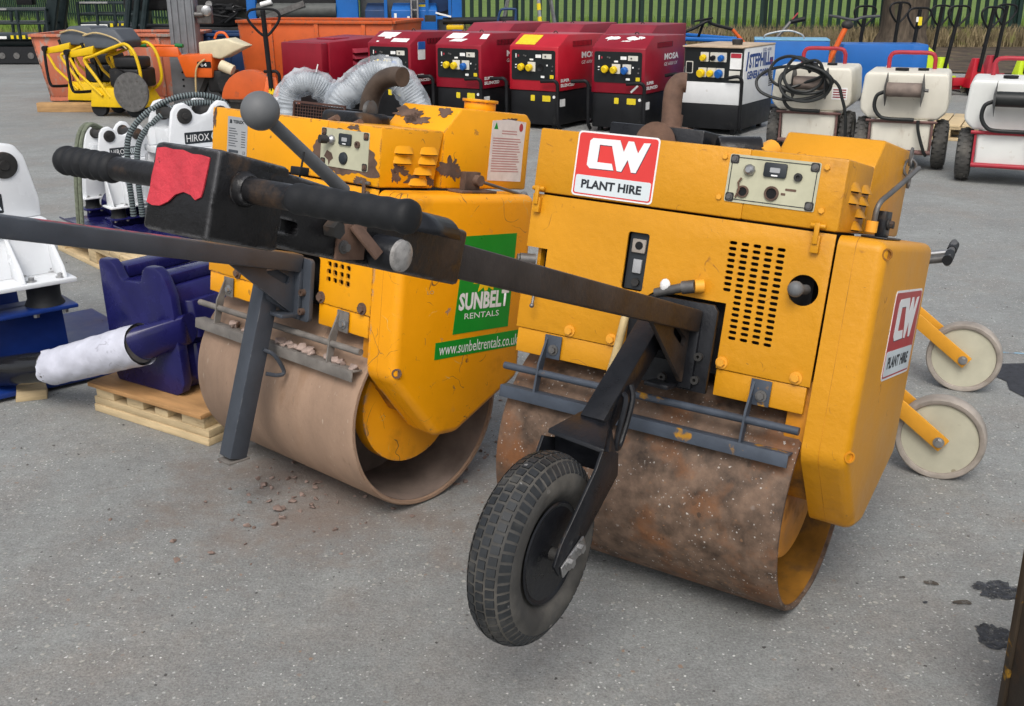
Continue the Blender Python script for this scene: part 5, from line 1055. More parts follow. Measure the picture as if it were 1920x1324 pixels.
B().span((0,0,.08),(.80,.55,.755)).obj('casing', MR['blue'], b2, .012); B().span((.0,.0,.7555),(.80,.55,.772)).obj('lid', MR['blue_t'], b2, .004)  # lid is an even, paler blue than the casing
B().tube(catmull([(.10,.1,.77),(.13,.1,.82),(.35,.1,.86),(.50,.1,.82),(.53,.1,.77)],4), .010, 8).obj('carry_handle', M['steel'], b2)
for x in (.1,.62): B().span((x,.1,0),(x+.06,.4,.08)).obj('foot', MR['blk'], b2)
# ---- hand tools standing behind
au = thing('earth_auger', 'orange two-man earth auger with long dark handlebar leaning by the blue boxes', 'auger', (3.40,12.85,0), 0)
B().tube([(.05,0,.02),(.42,.05,.86)], .032, 10).obj('mast', MR['ora_s'], au); B().sph((.44,.05,.90),.065,12,(1.1,.9,.8)).obj('motor', M['iron'], au)
B().tube(catmull([(.22,.05,1.00),(.33,.05,.985),(.50,.05,.955),(.62,.05,.985),(.80,.05,.995)],5), .016, 8).obj('handlebar', MR['reel'], au); B().cyl((.44,.05,.85),(.47,.05,.96),.012,8).obj('handle_stem', M['steel_d'], au)
po = thing('poker_drive', 'grey shafted tool with black grip and red trigger behind the white generator', 'tool', (3.05,12.9,0), 0)
B().tube([(-.18,0,.02),(-.06,0,.70),(.14,.02,.93)], .020, 8).obj('shaft', M['steel_d'], po); B().cyl((.14,.02,.93),(.30,.02,.965),.026,10).obj('grip', MR['blk'], po); B().cyl((.16,.02,.96),(.22,.02,1.03),.008,6).obj('trigger', MR['tube_r'], po)
tr = thing('tripod', 'aluminium tripod with yellow and black striped leg behind the red generators', 'tripod', (.30,18.2,0), 0)
for (x, y), m_ in zip(((-.62,.2),(.20,-.5),(.55,.35)), ('steel','steel','steel')): B().tube([(x,y,.0),(x*.18,y*.18,2.2)], .030, 8).obj('leg', M['steel'], tr)
for k in range(5): z = .75+k*.2; f = 1-z/2.2*.82; B().tube([(.20*f,-.5*f-.002,z),(.20*(1-(z+.1)/2.2*.82),-.5*(1-(z+.1)/2.2*.82)-.002,z+.1)], .033, 8).obj('hazard_band', MR['haz'], tr)
B().cyl((0,0,2.15),(0,0,2.3),.12,16).obj('head', M['steel_d'], tr)
# powered barrow frame with handlebars (blue frame showing over the white generator)
bf = thing('barrow', 'blue framed power barrow with dark handlebars behind the white generator', 'barrow', (1.72,13.2,0), -.2)
B().tube([(-.05,0,.30),(-.05,0,.74),(.95,0,.72),(.95,0,.30)], .028, 8).obj('frame', MR['blue'], bf); B().tube([(.10,.4,.30),(.10,.4,.78),(.9,.4,.72)], .026, 8).obj('frame', MR['blue'], bf)
B().tube([(.05,.0,.74),(.35,.3,.62),(.9,.3,.45)], .026, 8).obj('brace', MR['blue'], bf); B().span((.1,0,.12),(.9,.42,.32)).obj('chassis', MR['blk'], bf, .02)
B().tube(catmull([(.28,.0,.80),(.42,.0,.86),(.55,.02,.93),(.62,.05,.90),(.85,.08,.84)],5), .018, 8).obj('handlebar', MR['blk'], bf); B().tube([(.52,.02,.93),(.45,.1,.72)], .016, 8).obj('steering_stem', MR['blk'], bf); B().tube([(.85,.08,.84),(1.02,.1,.66)], .02, 8).obj('lever_arm', MR['ora_s'], bf); B().tube([(.40,.0,.93),(.62,.03,.97)], .012, 6).obj('brake_bar', MR['blk'], bf)
for x in (.15,.85): cart_wheel(bf, (x,.2,.17), .17, .12)

# ---- pallet trucks
def pallet_truck(label, loc, rz, body, lean=.10, h=1.06, simple=False, back=.75):
    t = thing('pallet_truck', label, 'pallet truck', loc, rz, 'hand pallet trucks')
    B().hull([(-.13,-.05,.10),(.13,-.05,.10),(-.13,.12,.10),(.13,.12,.10),(-.05,.0,.46),(.05,.0,.46),(-.05,.08,.46),(.05,.08,.46)]).obj('housing', body, t, .012)
    B().span((-.27,.08,.12),(.27,.14,.22)).obj('fork_carriage', body, t, .01)
    for x in (-.19,.19): f_ = B().hull([(x-.08,.14,.07),(x+.08,.14,.07),(x-.08,.14,.13),(x+.08,.14,.13),(x-.08,.14+back,.07),(x+.08,.14+back,.07),(x-.08,.14+back,.10),(x+.08,.14+back,.10)]).obj('fork', body, t, .006); B().cyl((x-.05,.05+back,.04),(x+.05,.05+back,.04),.04,14).obj('load_wheel', M['nylon_t'], f_)
    for x in (-.06,.06): B().cyl((x-.025,-.02,.09),(x+.025,-.02,.09),.09,20).obj('steer_wheel', M['rubber'], t)
    top = Vector((lean*.35,-.10,h)); bot = Vector((0,-.03,.30)); pole = B().tube([bot, top], .024, 10).obj('handle_pole', MR['blk'], t)
    d = (top-bot).normalized(); q = Vector((1,0,0))
    lp = [top-d*.24, top-d*.15+q*.105, top-d*.06+q*.155, top+d*.0+q*.12, top+d*.015, top+d*.0-q*.12, top-d*.06-q*.155, top-d*.15-q*.105]
    B().tube(catmull(lp,4,True), .0135, 8, closed=True).obj('handle_loop', MR['blk'], pole)
    return t
pallet_truck('pallet truck with pale label on its pole, leftmost of those by the tree', (4.50,14.6,0), .25, MR['blk'], .03)
x_ = pallet_truck('pallet truck with yellow and white labels on its handle, in front of the trunk', (4.98,14.0,0), .2, MR['blk'], .05, 1.05)
B().plate(rrect(-.02,.86,.03,.96,.004,1), (0,-.145,0), X3, Z3, .004).obj('handle_label', MR['laby'], x_); B().plate(rrect(-.05,.90,-.02,.96,.004,1), (0,-.145,0), X3, Z3, .004).obj('handle_label', MR['lab'], x_)
pallet_truck('taller pallet truck close behind the one with yellow handle labels', (5.05,14.9,0), .3, MR['blk'], .0, 1.10)
pallet_truck('pallet truck with plain black pole, right of the tree trunk', (5.62,15.0,0), .3, MR['blk'], .05, 1.06)
pallet_truck('pallet truck with white tag on a leaning pole over lime forks', (5.50,14.2,0), .25, MR['lime'], .20, 1.07)
pallet_truck('red pallet truck with grey pole standing beyond the right-hand trolleys', (5.86,14.0,0), .25, MR['red_l'], .12, 1.06)
pallet_truck('pallet truck with bare upright pole near the right edge', (6.30,14.6,0), .25, MR['tube_r'], .06, 1.08)
pallet_truck('pallet truck cut by the right edge with lime body', (6.30,13.7,0), .25, MR['lime'], .12, 1.06)

# ---- tree and fence
tree = thing('tree', 'broad brown tree trunk growing in front of the green fence', 'tree', (8.15,23.5,.02), 0)
P_ = [(0,0,-.1),(.02,0,.25),(.03,0,.8),(.02,0,1.6),(.05,.05,2.6),(.1,.1,3.8),(.2,.15,5.2)]
tk_ = B().tube(catmull(P_,4), [.66,.60,.56,.52,.49,.475,.465,.46,.455,.45,.445,.44,.435,.43,.42,.41,.40,.38,.36,.34,.32,.30,.28,.26,.24], 20).obj('trunk', MR['bark'], tree, smooth=60)
for p in tk_.data.vertices:
    a = math.atan2(p.co.y, p.co.x); k_ = 1+.06*math.sin(a*7+p.co.z*2)+(.12*max(0,math.sin(a*5)) if p.co.z < .3 else 0); p.co.x *= k_; p.co.y *= k_
for k in range(7):
    a = k*2.4; z0 = 3.2+.35*k; b0 = Vector((.12,.1,z0)); e0 = b0+Vector((math.cos(a)*1.6,math.sin(a)*1.6,1.6)); B().tube(catmull([b0,b0.lerp(e0,.5)+Vector((0,0,.3)),e0],4), [.14,.13,.12,.10,.085,.07,.055,.045,.035], 8).obj('limb', MR['bark'], tree)
rg = random.Random(12); V, F = [], []
for _ in range(900):                                          # bare early spring twigs
    a = rg.uniform(0,6.28); r_ = rg.uniform(.4,2.4); p = Vector((math.cos(a)*r_, math.sin(a)*r_, rg.uniform(4.2,7.6))); d_ = Vector((rg.gauss(0,1),rg.gauss(0,1),rg.gauss(.6,.6))).normalized()*rg.uniform(.2,.6); s_ = d_.orthogonal().normalized()*.012
    k = len(V); V += [p-s_,p+s_,p+d_]; F.append((k,k+1,k+2))
me = bpy.data.meshes.new('crown'); me.from_pydata([tuple(v) for v in V], [], F); me.materials.append(MR['bark']); cr = bpy.data.objects.new('crown', me); COL.objects.link(cr); cr.parent = tree; cr['kind'] = 'stuff'

def palisade(label, a, b, pitch, h, n_post=2.75):
    a, b = Vector(a), Vector(b); d = (b-a).normalized(); L_ = (b-a).length; f = thing('palisade_fence', label, 'fence', a, math.atan2(d.y,d.x), 'palisade fences')
    for z in (.35, h-.35): B().span((0,.035,z),(L_,.085,z+.05)).obj('rail', MR['pale'], f)
    for k in range(int(L_/n_post)+1): B().span((k*n_post-.04,.09,0),(k*n_post+.04,.20,h-.2)).obj('post', MR['pale'], f)
    src = B().prism([(-.042,.05),(.042,.05),(.042,h-.25),(.02,h-.05),(0,h),(-.02,h-.05),(-.042,h-.25)], 1, -.0, .028).obj('pale', MR['pale'], f)
    n = int(L_/pitch)
    for k in range(1, n):
        c = src.copy(); COL.objects.link(c); c.location = (k*pitch,0,0); c.rotation_euler = (0,0,0)
    return f
palisade('dark green palisade fence running behind the generators and the tree', (-5.4,25.1,.05), (14.2,24.7,.05), .188, 2.4)
palisade('distant green palisade fence behind the black lift platforms', (-19.5,42,.05), (-7.5,30,.05), .17, 2.4)
# ================================================================ skips, saws and lifts at the back left
def skip(label, name, loc, rz, w, d, h, m, taper=.14, lift=.06):
    """open bin: w along x, d along y; walls lean outwards"""
    t = thing(name, label, 'skip', loc, rz, 'steel skips')
    th = .012; bt = [(taper,taper),(w-taper,taper),(w-taper,d-taper),(taper,d-taper)]; tp = [(0,0),(w,0),(w,d),(0,d)]
    for k in range(4):
        a, b = bt[k], bt[(k+1)%4]; c, e = tp[(k+1)%4], tp[k]; cx, cy = w/2, d/2
        ins = lambda p: (p[0]+(cx-p[0])*th/.5, p[1]+(cy-p[1])*th/.5)
        pts = [(*a,lift),(*b,lift),(*c,h),(*e,h)]+[(*ins(a),lift+.001),(*ins(b),lift+.001),(*ins(c),h),(*ins(e),h)]
        B().hull(pts).obj('side_wall', m, t, .003)
        B().beam((*e,h+.015),(*c,h+.015),.06,.035).obj('rim', m, t, .004)
    B().span((taper-.005,taper-.005,lift-.05),(w-taper+.005,d-taper+.005,lift)).obj('floor_plate', m, t)
    for k in range(3):
        x = w*(.2+.3*k); B().hull([(x,taper*.98,lift),(x+.05,taper*.98,lift),(x,-.006,h),(x+.05,-.006,h),(x,taper*.98-.02,lift),(x+.05,taper*.98-.02,lift),(x,-.02,h),(x+.05,-.02,h)]).obj('wall_rib', m, t, .002)
    return t
skip('faded orange steel skip with flaking paint beside the yellow floor saws', 'skip', (-5.64,13.15,0), .05, 1.80, 1.3, .755, MR['ora_f'], .10)
s2 = skip('bright orange steel skip behind the orange pallet truck and louvred generator', 'skip', (-3.30,13.55,0), -.20, 1.95, 1.2, .90, MR['ora'], .05)
s3 = skip('small navy blue skip between the grey mast and the bright orange skip', 'skip', (-4.02,14.2,0), 0, .78, .9, .72, MR['skip_b'], .04)
for k in range(5): B().span((.16+k*.075,.003,.60),(.215+k*.075,.012,.64)).obj('yellow_lettering', MR['haz'], s3)
B().span((.62,.0,.40),(.74,.008,.58)).obj('white_label', MR['lab'], s3); B().plate([(.64,.50),(.68,.54),(.72,.50),(.70,.50),(.70,.45),(.66,.45),(.66,.50)], (0,-.001,0), X3, Z3, .002).obj('arrow_mark', MR['labb'], s3)
tb = thing('timber_bearer', 'long timber bearer lying in front of the faded orange skip', 'timber', (-5.25,12.15,0), -.02)
B().span((0,0,0),(.85,.12,.10)).obj('bearer', mat('orange_timber', (.42,.25,.11), .75, var=.2, vscale=5, stretch=(1,6,6)), tb, .004)
rg = random.Random(5); jk = thing('scrap_frame', 'rusty brackets lying between the bearer and the faded skip', 'scrap', (-5.15,12.5,0), .1)
for k in range(8): a = Vector((rg.uniform(0,.8),rg.uniform(0,.3),.03)); B().beam(a, a+Vector((rg.uniform(-.35,.35),rg.uniform(-.1,.2),rg.uniform(.04,.14))), .05,.05).obj('bracket', M['iron'], jk)

def floor_saw(label, loc, rz, disc=True):
    t = thing('floor_saw', label, 'floor saw', loc, rz, 'yellow floor saws')
    B().hull([(0,0,.10),(.62,0,.10),(0,.45,.10),(.62,.45,.10),(.02,.02,.30),(.50,.02,.30),(.02,.43,.30),(.50,.43,.30)]).obj('base_housing', MR['saw_y'], t, .012)
    for y in (.06,.39):
        for x in (.08,.50): B().cyl((x,y-.03,.09),(x,y+.03,.09),.09,20).obj('wheel', M['rubber'], t)
    eb = B().span((.22,.06,.30),(.58,.40,.50)).obj('engine', MR['eng'], t, .03, 3); B().span((.30,.05,.50),(.60,.30,.62)).obj('engine_cowl', MR['eng'], eb, .03, 3); B().cyl((.36,.02,.40),(.36,.06,.40),.09,20).obj('recoil_starter', MR['eng'], eb)
    pan = B().hull([(-.22,.0,.60),(.10,.0,.64),(-.22,.44,.60),(.10,.44,.64),(-.22,.0,.66),(.12,.0,.73),(-.22,.44,.66),(.12,.44,.73)]).obj('control_console', MR['saw_y'], t, .01)
    for x, y in ((-.08,.12),(-.02,.3)): B().cyl((x,y,.69),(x-.02,y,.75),.016,8).obj('control_knob', MR['blk'], pan)
    B().hull([(.0,.02,.70),(.42,.02,.70),(.0,.42,.70),(.42,.42,.70),(.10,.05,.90),(.36,.05,.90),(.10,.39,.90),(.36,.39,.90),(-.02,.02,.80),(.46,.06,.78),(-.02,.42,.80),(.46,.38,.78)]).obj('water_tank', MR['saw_g'], t, .02, 3)
    for y in (.02,.42): B().tube(catmull([(.45,y,.22),(.62,y,.36),(.60,y,.62),(.50,y,.745),(.36,y,.72),(.10,y,.63),(-.02,y,.58),(.10,y,.40),(.24,y,.20)],5), .017, 8).obj('frame_tube', MR['saw_y'], t)
    for y in (.0,.44): B().tube([(-.18,y,.60),(-.10,y,.45),(.16,y,.22)], .015, 8).obj('brace_tube', MR['saw_y'], t)
    B().tube(catmull([(-.20,-.02,.66),(-.20,-.02,.44),(-.18,-.02,.28),(-.14,.02,.25),(-.06,.25,.25),(-.14,.44,.27),(-.19,.46,.44),(-.20,.46,.66)],4), .016, 8).obj('push_handle', MR['blk'], t)
    for y in (.0,.44): B().cyl((-.20,y-.03,.66),(-.20,y+.03,.66),.03,12).obj('handle_clamp', MR['blk'], t)
    B().tube(catmull([(.0,.02,.83),(.18,.0,.86),(.38,.02,.80),(.50,.02,.70)],4), .009, 6).obj('strap', M['hose_c'], t)
    if disc: B().lathe([(0,.02),(.20,.02),(.205,.0),(0,0)], (.55,-.05,.27), (0,-1,0), 32).obj('blade', M['steel_d'], t)
    return t
floor_saw('yellow floor saw with grey water tank and round blade, nearer of the two', (-4.50,11.75,0), -.25)
floor_saw('yellow floor saw with grey tank against the faded orange skip', (-5.02,12.45,0), -.25, False)

om = thing('masonry_saw', 'orange saw with cream water tank and green-tipped handles beside the mast', 'masonry saw', (-3.72,12.30,0), -.15)
B().hull([(.10,.0,.36),(.42,.0,.36),(.10,.35,.36),(.42,.35,.36),(.02,.0,.60),(.44,.0,.62),(.02,.35,.60),(.44,.35,.62)]).obj('body', MR['ora_s'], om, .02)
B().plate(rrect(.26,.47,.42,.535,.01,2), (0,-.004,0), X3, Z3, .003).obj('badge', MR['blk'], om); text('64', (.30,-.008,.483), X3, Z3, .07, .038, MR['lab'], om)
B().hull([(.28,.02,.60),(.52,.02,.56),(.28,.33,.60),(.52,.33,.56),(.28,.02,.74),(.60,.02,.78),(.28,.33,.74),(.60,.33,.78),(.82,.08,.70),(.82,.27,.70)]).obj('water_tank', MR['cream'], om, .02, 3)
B().tube(catmull([(.42,.15,.77),(.46,.15,.83),(.54,.15,.83),(.58,.15,.77)],4), .014, 8).obj('tank_handle', MR['ora_s'], om)
hb_ = B().tube([(-.36,.05,.70),(.06,.05,.69)], .016, 10).obj('handlebar', MR['ora_s'], om); grn = mat('green_grip', (.01,.16,.04), .5)
for x in (-.42,.0): B().cyl((x,.05,.70),(x+.09,.05,.698),.022,10).obj('grip', grn, hb_)
B().hull([(-.24,.0,.58),(.06,.0,.58),(-.24,.1,.58),(.06,.1,.58),(-.22,.02,.69),(.04,.02,.69),(-.16,.02,.69)]).obj('handle_bracket', MR['ora_s'], om, .01)
B().span((.34,.04,.20),(.62,.32,.44)).obj('engine', MR['eng'], om, .03); B().cyl((.60,-.02,.30),(.60,.08,.30),.11,20).obj('flywheel_cover', MR['eng'], om); B().cyl((.52,.02,.50),(.66,.02,.44),.06,14).obj('air_filter', MR['cream'], om)
for x in (.12,.60): B().beam((.30,.17,.36),(x,.17,.02),.05,.05).obj('leg', M['iron'], om)
B().span((.05,.0,.0),(.85,.35,.10)).obj('skid', M['iron'], om, .01)
B().tube(catmull([(.36,-.02,.56),(.28,-.03,.50),(.24,-.03,.38),(.22,-.03,.05)],5), .010, 8).obj('water_hose', M['hose_c'], om)
gd_ = B().prism([(.88+.34*math.cos(a),.12+.34*math.sin(a)) for a in [PI*(.02+.96*i/16) for i in range(17)]], 1, -.08, .02).obj('blade_guard', MR['ora'], om, .008)
B().lathe([(0,0),(.29,0),(.29,.006),(0,.006)], (.88,.02,.13), (0,-1,0), 32).obj('blade', M['steel_d'], om)
B().tube([(1.00,-.06,.15),(1.10,-.06,.46)], .012, 8).obj('guide_arm', M['steel_d'], om)

mt = thing('mast', 'tall grey grooved drilling mast standing between the saws', 'drill stand', (-3.68,12.62,0), -.10)
B().span((-.15,-.05,.05),(.15,.10,2.4)).obj('column', MR['mast'], mt, .006)
for x in (-.135,-.06,.02,.095): B().span((x,-.066,.08),(x+.035,-.05,2.38)).obj('rail', MR['mast'], mt, .003)
B().hull([(-.16,-.10,.02),(.55,-.10,.02),(-.16,.1,.02),(.55,.1,.02),(-.16,-.10,.60),(.10,-.10,.60),(-.16,.1,.60),(.10,.1,.60)]).obj('base_gusset', MR['mast'], mt, .006)
for z in (.25,.32,.40): B().cyl((-.02,-.11,z),(-.02,-.10,z),.012,10).obj('bolt_hole', M['dark'], mt)
B().cyl((.16,-.04,1.02),(.26,-.04,1.02),.03,12).obj('carriage_handle', M['steel_d'], mt); B().lathe([(.04,0),(.055,.01),(.055,.03),(.04,.04)], (.30,-.05,1.06), (.3,-1,0), 20).obj('hand_wheel', M['steel'], mt); B().span((.17,-.03,.92),(.34,.05,1.12)).obj('carriage', M['steel_d'], mt, .02)

pallet_o = pallet_truck('orange pallet truck with tall black handle loop in front of the orange skip', (-2.40,11.05,0), .15, MR['ora_s'], -.08, 1.10)
sun_ = [( .035*(1 if k % 2 else .7)*math.cos(k*PI/8), .33+.035*(1 if k % 2 else .7)*math.sin(k*PI/8)) for k in range(16)]
B().plate(sun_, (0,-.052,0), X3, Z3, .004).obj('sun_emblem', MR['sock_y'], pallet_o); B().plate(rrect(-.07,.245,.07,.275,.002,1), (0,-.056,0), X3, Z3, .004).obj('white_lettering', MR['lab'], pallet_o)

# ---- ribbed ducts in clear plastic
def clear_mat():
    m, N, L, bs = node_mat('clear_plastic_wrap'); bs.inputs['Base Color'].default_value = (.82,.86,.90,1); bs.inputs['Roughness'].default_value = .14
    tr_ = N.new('ShaderNodeBsdfTransparent'); tr_.inputs[0].default_value = (.95,.97,1,1); mx = N.new('ShaderNodeMixShader'); n = N.new('ShaderNodeTexNoise'); n.inputs['Scale'].default_value = 9; n.inputs['Detail'].default_value = 2.5
    tc = N.new('ShaderNodeTexCoord'); L.new(tc.outputs['Object'], n.inputs[0]); r = N.new('ShaderNodeMapRange'); r.inputs[1].default_value = .35; r.inputs[2].default_value = .7; r.inputs[3].default_value = .12; r.inputs[4].default_value = .62
    L.new(n.outputs[0], r.inputs[0]); L.new(r.outputs[0], mx.inputs[0]); L.new(tr_.outputs[0], mx.inputs[1]); L.new(bs.outputs[0], mx.inputs[2])
    bp = N.new('ShaderNodeBump'); bp.inputs['Strength'].default_value = .5; bp.inputs['Distance'].default_value = .01; L.new(n.outputs[0], bp.inputs['Height']); L.new(bp.outputs[0], bs.inputs['Normal'])
    L.new(mx.outputs[0], N['Material Output'].inputs[0]); return m
CLR = clear_mat(); ribm = mat('grey_ribbed_duct', (.34,.36,.37), .45, var=.1)
def duct(label, pts, r, seed):
    base = Vector(pts[0]); t = thing('wrapped_duct', label, 'hose', (base.x,base.y,0), 0, 'wrapped ducts behind the worn roller'); o0 = Vector((base.x,base.y,0))
    P_ = catmull([Vector(p)-o0 for p in pts], 26); rad = [r*(.93 if (i % 3) else 1.08) for i in range(len(P_))]
    B().tube(P_, rad, 16).obj('ribbed_duct', ribm, t, smooth=60)
    rg = random.Random(seed); Q = catmull([Vector(p)-o0 for p in pts], 7); V = []; F = []; n = 14
    b = B().tube(Q, [r*1.42*rg.uniform(.93,1.12) for _ in Q], n, caps=False)
    b.V = [v+Vector((rg.uniform(-1,1),rg.uniform(-1,1),rg.uniform(-1,1)))*r*.09 for v in b.V]
    b.obj('plastic_wrap', CLR, t, smooth=50)
duct('shorter ribbed duct wrapped in clear plastic, bending over behind the worn roller', [(-1.03,5.02,.02),(-1.03,5.0,.45),(-1.025,5.0,.80),(-.995,5.0,.895),(-.92,5.0,.925),(-.85,5.02,.885),(-.80,5.05,.80),(-.79,5.1,.45),(-.80,5.1,.02)], .042, 2)
duct('taller ribbed duct wrapped in clear plastic, arching behind the brown exhaust', [(-.80,4.98,.02),(-.80,4.95,.45),(-.79,4.95,.80),(-.71,4.95,.905),(-.62,4.95,.970),(-.54,4.95,.965),(-.47,4.95,.90),(-.42,4.96,.78),(-.38,5.0,.45),(-.36,5.0,.02)], .046, 3)

# ---- lift platforms and access machines far left
def platform(label, loc, rz, w, d, z0, h):
    t = thing('lift_platform', label, 'access platform', loc, rz, 'black access platforms'); m = MR['lift_k']
    B().span((0,0,z0),(w,d,z0+.09)).obj('deck', m, t, .01)
    for x in (0,w*.33,w*.66,w):
        for y in (0,d): B().cyl((x,y,z0),(x,y,z0+h),.028,10).obj('rail_post', m, t)
    for z in (z0+h*.55,z0+h):
        B().tube([(0,0,z),(w,0,z),(w,d,z),(0,d,z)], .024, 8, closed=True).obj('guard_rail', m, t)
    B().beam((w*.05,-.01,z0+h+.01),(w*.55,-.01,z0+h+.01),.03,.03).obj('rail_sleeve', M['steel'], t)
    for k in range(4): B().span((w*.55+k*.10,-.012,z0+.015),(w*.55+k*.10+.05,-.002,z0+.075)).obj('hazard_stripe', MR['haz'], t)
    B().span((0.02,-.012,z0+.015),(w*.5,-.002,z0+.06)).obj('white_strip', MR['lab'], t)
    B().span((.1,d*.2,.30),(w-.1,d*.8,z0)).obj('chassis', m, t, .03)
    for y in (.0,d*.75):
        tk__ = B().prism(rrect(-.05,.02,w+.05,.30,.14,5), 1, y, y+.24).obj('track', M['rubber'], t)
        for k in range(6): B().cyl((.10+k*(w-.2)/5,y-.01,.15),(.10+k*(w-.2)/5,y,.15),.055,14).obj('track_roller', M['steel_d'], tk__)
    for s_ in (0,1): B().beam((w*.95,d*(.2+.5*s_),z0),(w*1.30,d*(.2+.5*s_),z0+2.0),.14,.18).obj('lift_arm', m, t, .01)
    return t
p1 = platform('black tracked access platform with guard rails at the far left edge', (-9.55,19.6,0), .02, 1.45, .9, .42, .50)
B().span((.95,.05,1.0),(1.22,.25,1.22)).obj('control_box', MR['blk'], p1, .01); B().span((.97,.04,1.10),(1.20,.049,1.16)).obj('box_label', MR['lab'], p1)
p2 = platform('black access platform with guard rails behind the faded orange skip', (-7.75,20.2,0), .0, 1.0, .9, .60, .42)
dm = thing('drill_rig', 'bulky black drilling machine standing behind the grey mast', 'drilling rig', (-6.2,17.5,0), 0)
B().span((0,0,.25),(2.4,1.2,.72)).obj('chassis', MR['blk'], dm, .04)
B().span((.15,.1,.95),(2.2,1.1,1.7)).obj('engine_house', MR['eng'], dm, .05); B().span((.9,.0,.72),(1.9,.9,.96)).obj('slew_base', MR['blk'], dm, .04)
for y in (.0,.9):
    tk__ = B().prism(rrect(-.05,.0,2.45,.42,.2,6), 1, y-.05, y+.30).obj('track', M['rubber'], dm)
for k in range(3): B().tube([(.15+k*.12,-.12,.2),(.45+k*.14,-.12,1.7)], .05, 8).obj('boom_tube', MR['lift_k'], dm)
rg = random.Random(6)
for k in range(9): B().tube(catmull([(1.5+rg.uniform(-.4,.6),-.05,.75+rg.uniform(0,.3)),(1.7+rg.uniform(-.3,.4),-.12,.85+rg.uniform(0,.25)),(2.0+rg.uniform(-.3,.4),-.06,.7+rg.uniform(0,.4))],4), .02, 6).obj('hydraulic_hose', MR['blk'], dm)
for x, z in ((1.95,.98),(2.2,.86),(1.55,1.05)): B().cyl((x,-.05,z),(x,-.12,z),.05,14).obj('valve_cap', M['steel'], dm)
bl = thing('blue_lift', 'blue framed lifting machine with grey drum and panels behind the orange skip', 'lifting machine', (-3.85,16.4,0), 0)
fb = MR['blue']
for x0, x1 in ((0,.14),(1.30,1.62)): B().prism([(x0-.10,0),(x1+.10,0),(x1+.08,.55),(x1,.90),(x1,2.2),(x0,2.2),(x0,.90),(x0-.08,.55)], 1, 0, .12).obj('frame_post', fb, bl, .02)
B().cyl((.15,.06,.98),(1.30,.06,.98),.10,24).obj('drum', mat('grey_roller_drum', (.09,.095,.09), .6, var=.2), bl); B().span((.1,.25,.2),(1.35,.8,1.9)).obj('engine_house', MR['eng'], bl, .05); B().beam((.2,.0,.85),(.85,.0,1.08),.10,.08).obj('ram', M['steel_d'], bl); B().cyl((.22,-.03,1.06),(.38,-.03,1.10),.035,12).obj('lamp', MR['lab'], bl)
B().span((1.62,.3,.05),(2.95,.6,2.0)).obj('grey_panel', mat('grey_side_panel', (.12,.125,.125), .6, var=.15), bl, .01)
for a, b in (((1.66,.0,.80),(1.95,.0,.80)),((1.62,.02,1.16),(2.95,.02,1.16)),((2.02,.02,.78),(2.02,.02,1.6)),((2.62,.02,.80),(2.62,.02,1.6)),((2.62,.02,.88),(3.02,.02,.88)),((2.95,.02,.80),(2.95,.02,1.6)),((1.62,.03,1.45),(2.95,.03,1.45))): B().beam(a,b,.045,.045).obj('rail', fb, bl)
for x, m_ in ((1.72,MR['skip_b']),(2.10,fb),(2.48,fb)): bx_ = B().hull([(x,.0,.55),(x+.28,.0,.55),(x,.3,.55),(x+.28,.3,.55),(x,.0,.98),(x+.28,.0,.98),(x+.02,.12,1.08),(x+.26,.12,1.08),(x,.3,1.08),(x+.28,.3,1.08)]).obj('battery_box', m_, bl, .008)
for x0, z0 in ((2.14,.86),(2.33,.82)): B().span((x0,-.006,z0),(x0+.035,-.001,z0+.08)).obj('box_label', MR['lab'], bl)
B().span((2.50,.06,1.0),(2.60,.10,1.06)).obj('yellow_sticker', MR['haz'], bl)
st = B().span((2.39,-.10,.60),(2.41,.0,1.6)).span((2.48,-.10,.60),(2.50,.0,1.6)).obj('ladder_stile', M['steel'], bl)
for k in range(5): B().span((2.40,-.08,.70+k*.14),(2.49,-.02,.72+k*.14)).obj('ladder_rung', M['steel'], bl)
B().prism(rrect(2.98,0,3.12,2.2,.02,2), 1, -.02, .14).obj('frame_post', fb, bl); B().lathe([(0,0),(.22,0),(.22,.1),(0,.1)], (2.80,.25,1.18), (0,-1,0), 24).obj('cable_reel', M['skip_b'] if 'skip_b' in M else MR['skip_b'], bl)
B().span((-.1,0,0),(3.15,.9,.06)).obj('skid_base', MR['blk'], bl)
cr_ = thing('compaction_roller', 'dark padded beam with yellow frame behind the middle red generators', 'plant frame', (-1.15,14.6,0), 0)
B().cyl((.25,.1,.885),(1.20,.1,.90),.045,14).obj('padded_beam', M['rubber'], cr_); B().span((.30,.0,.78),(.52,.3,.835)).obj('frame', MR['saw_y'], cr_, .01); B().span((.25,.02,.0),(1.15,.28,.70)).obj('body', MR['blk'], cr_, .02)
B().span((.02,.0,.88),(.16,.08,.96)).obj('bracket', M['iron'], cr_); B().beam((.16,.05,.99),(.36,.05,.94),.04,.02).obj('lever_plate', MR['lab'], cr_)
B().tube(catmull([(.94,.0,.70),(.97,.0,.90),(1.0,.0,1.01),(1.04,.0,1.035),(1.17,.0,1.035),(1.20,.0,1.00),(1.18,.0,.70)],4), .016, 8).obj('blue_handle', MR['skip_b'], cr_)
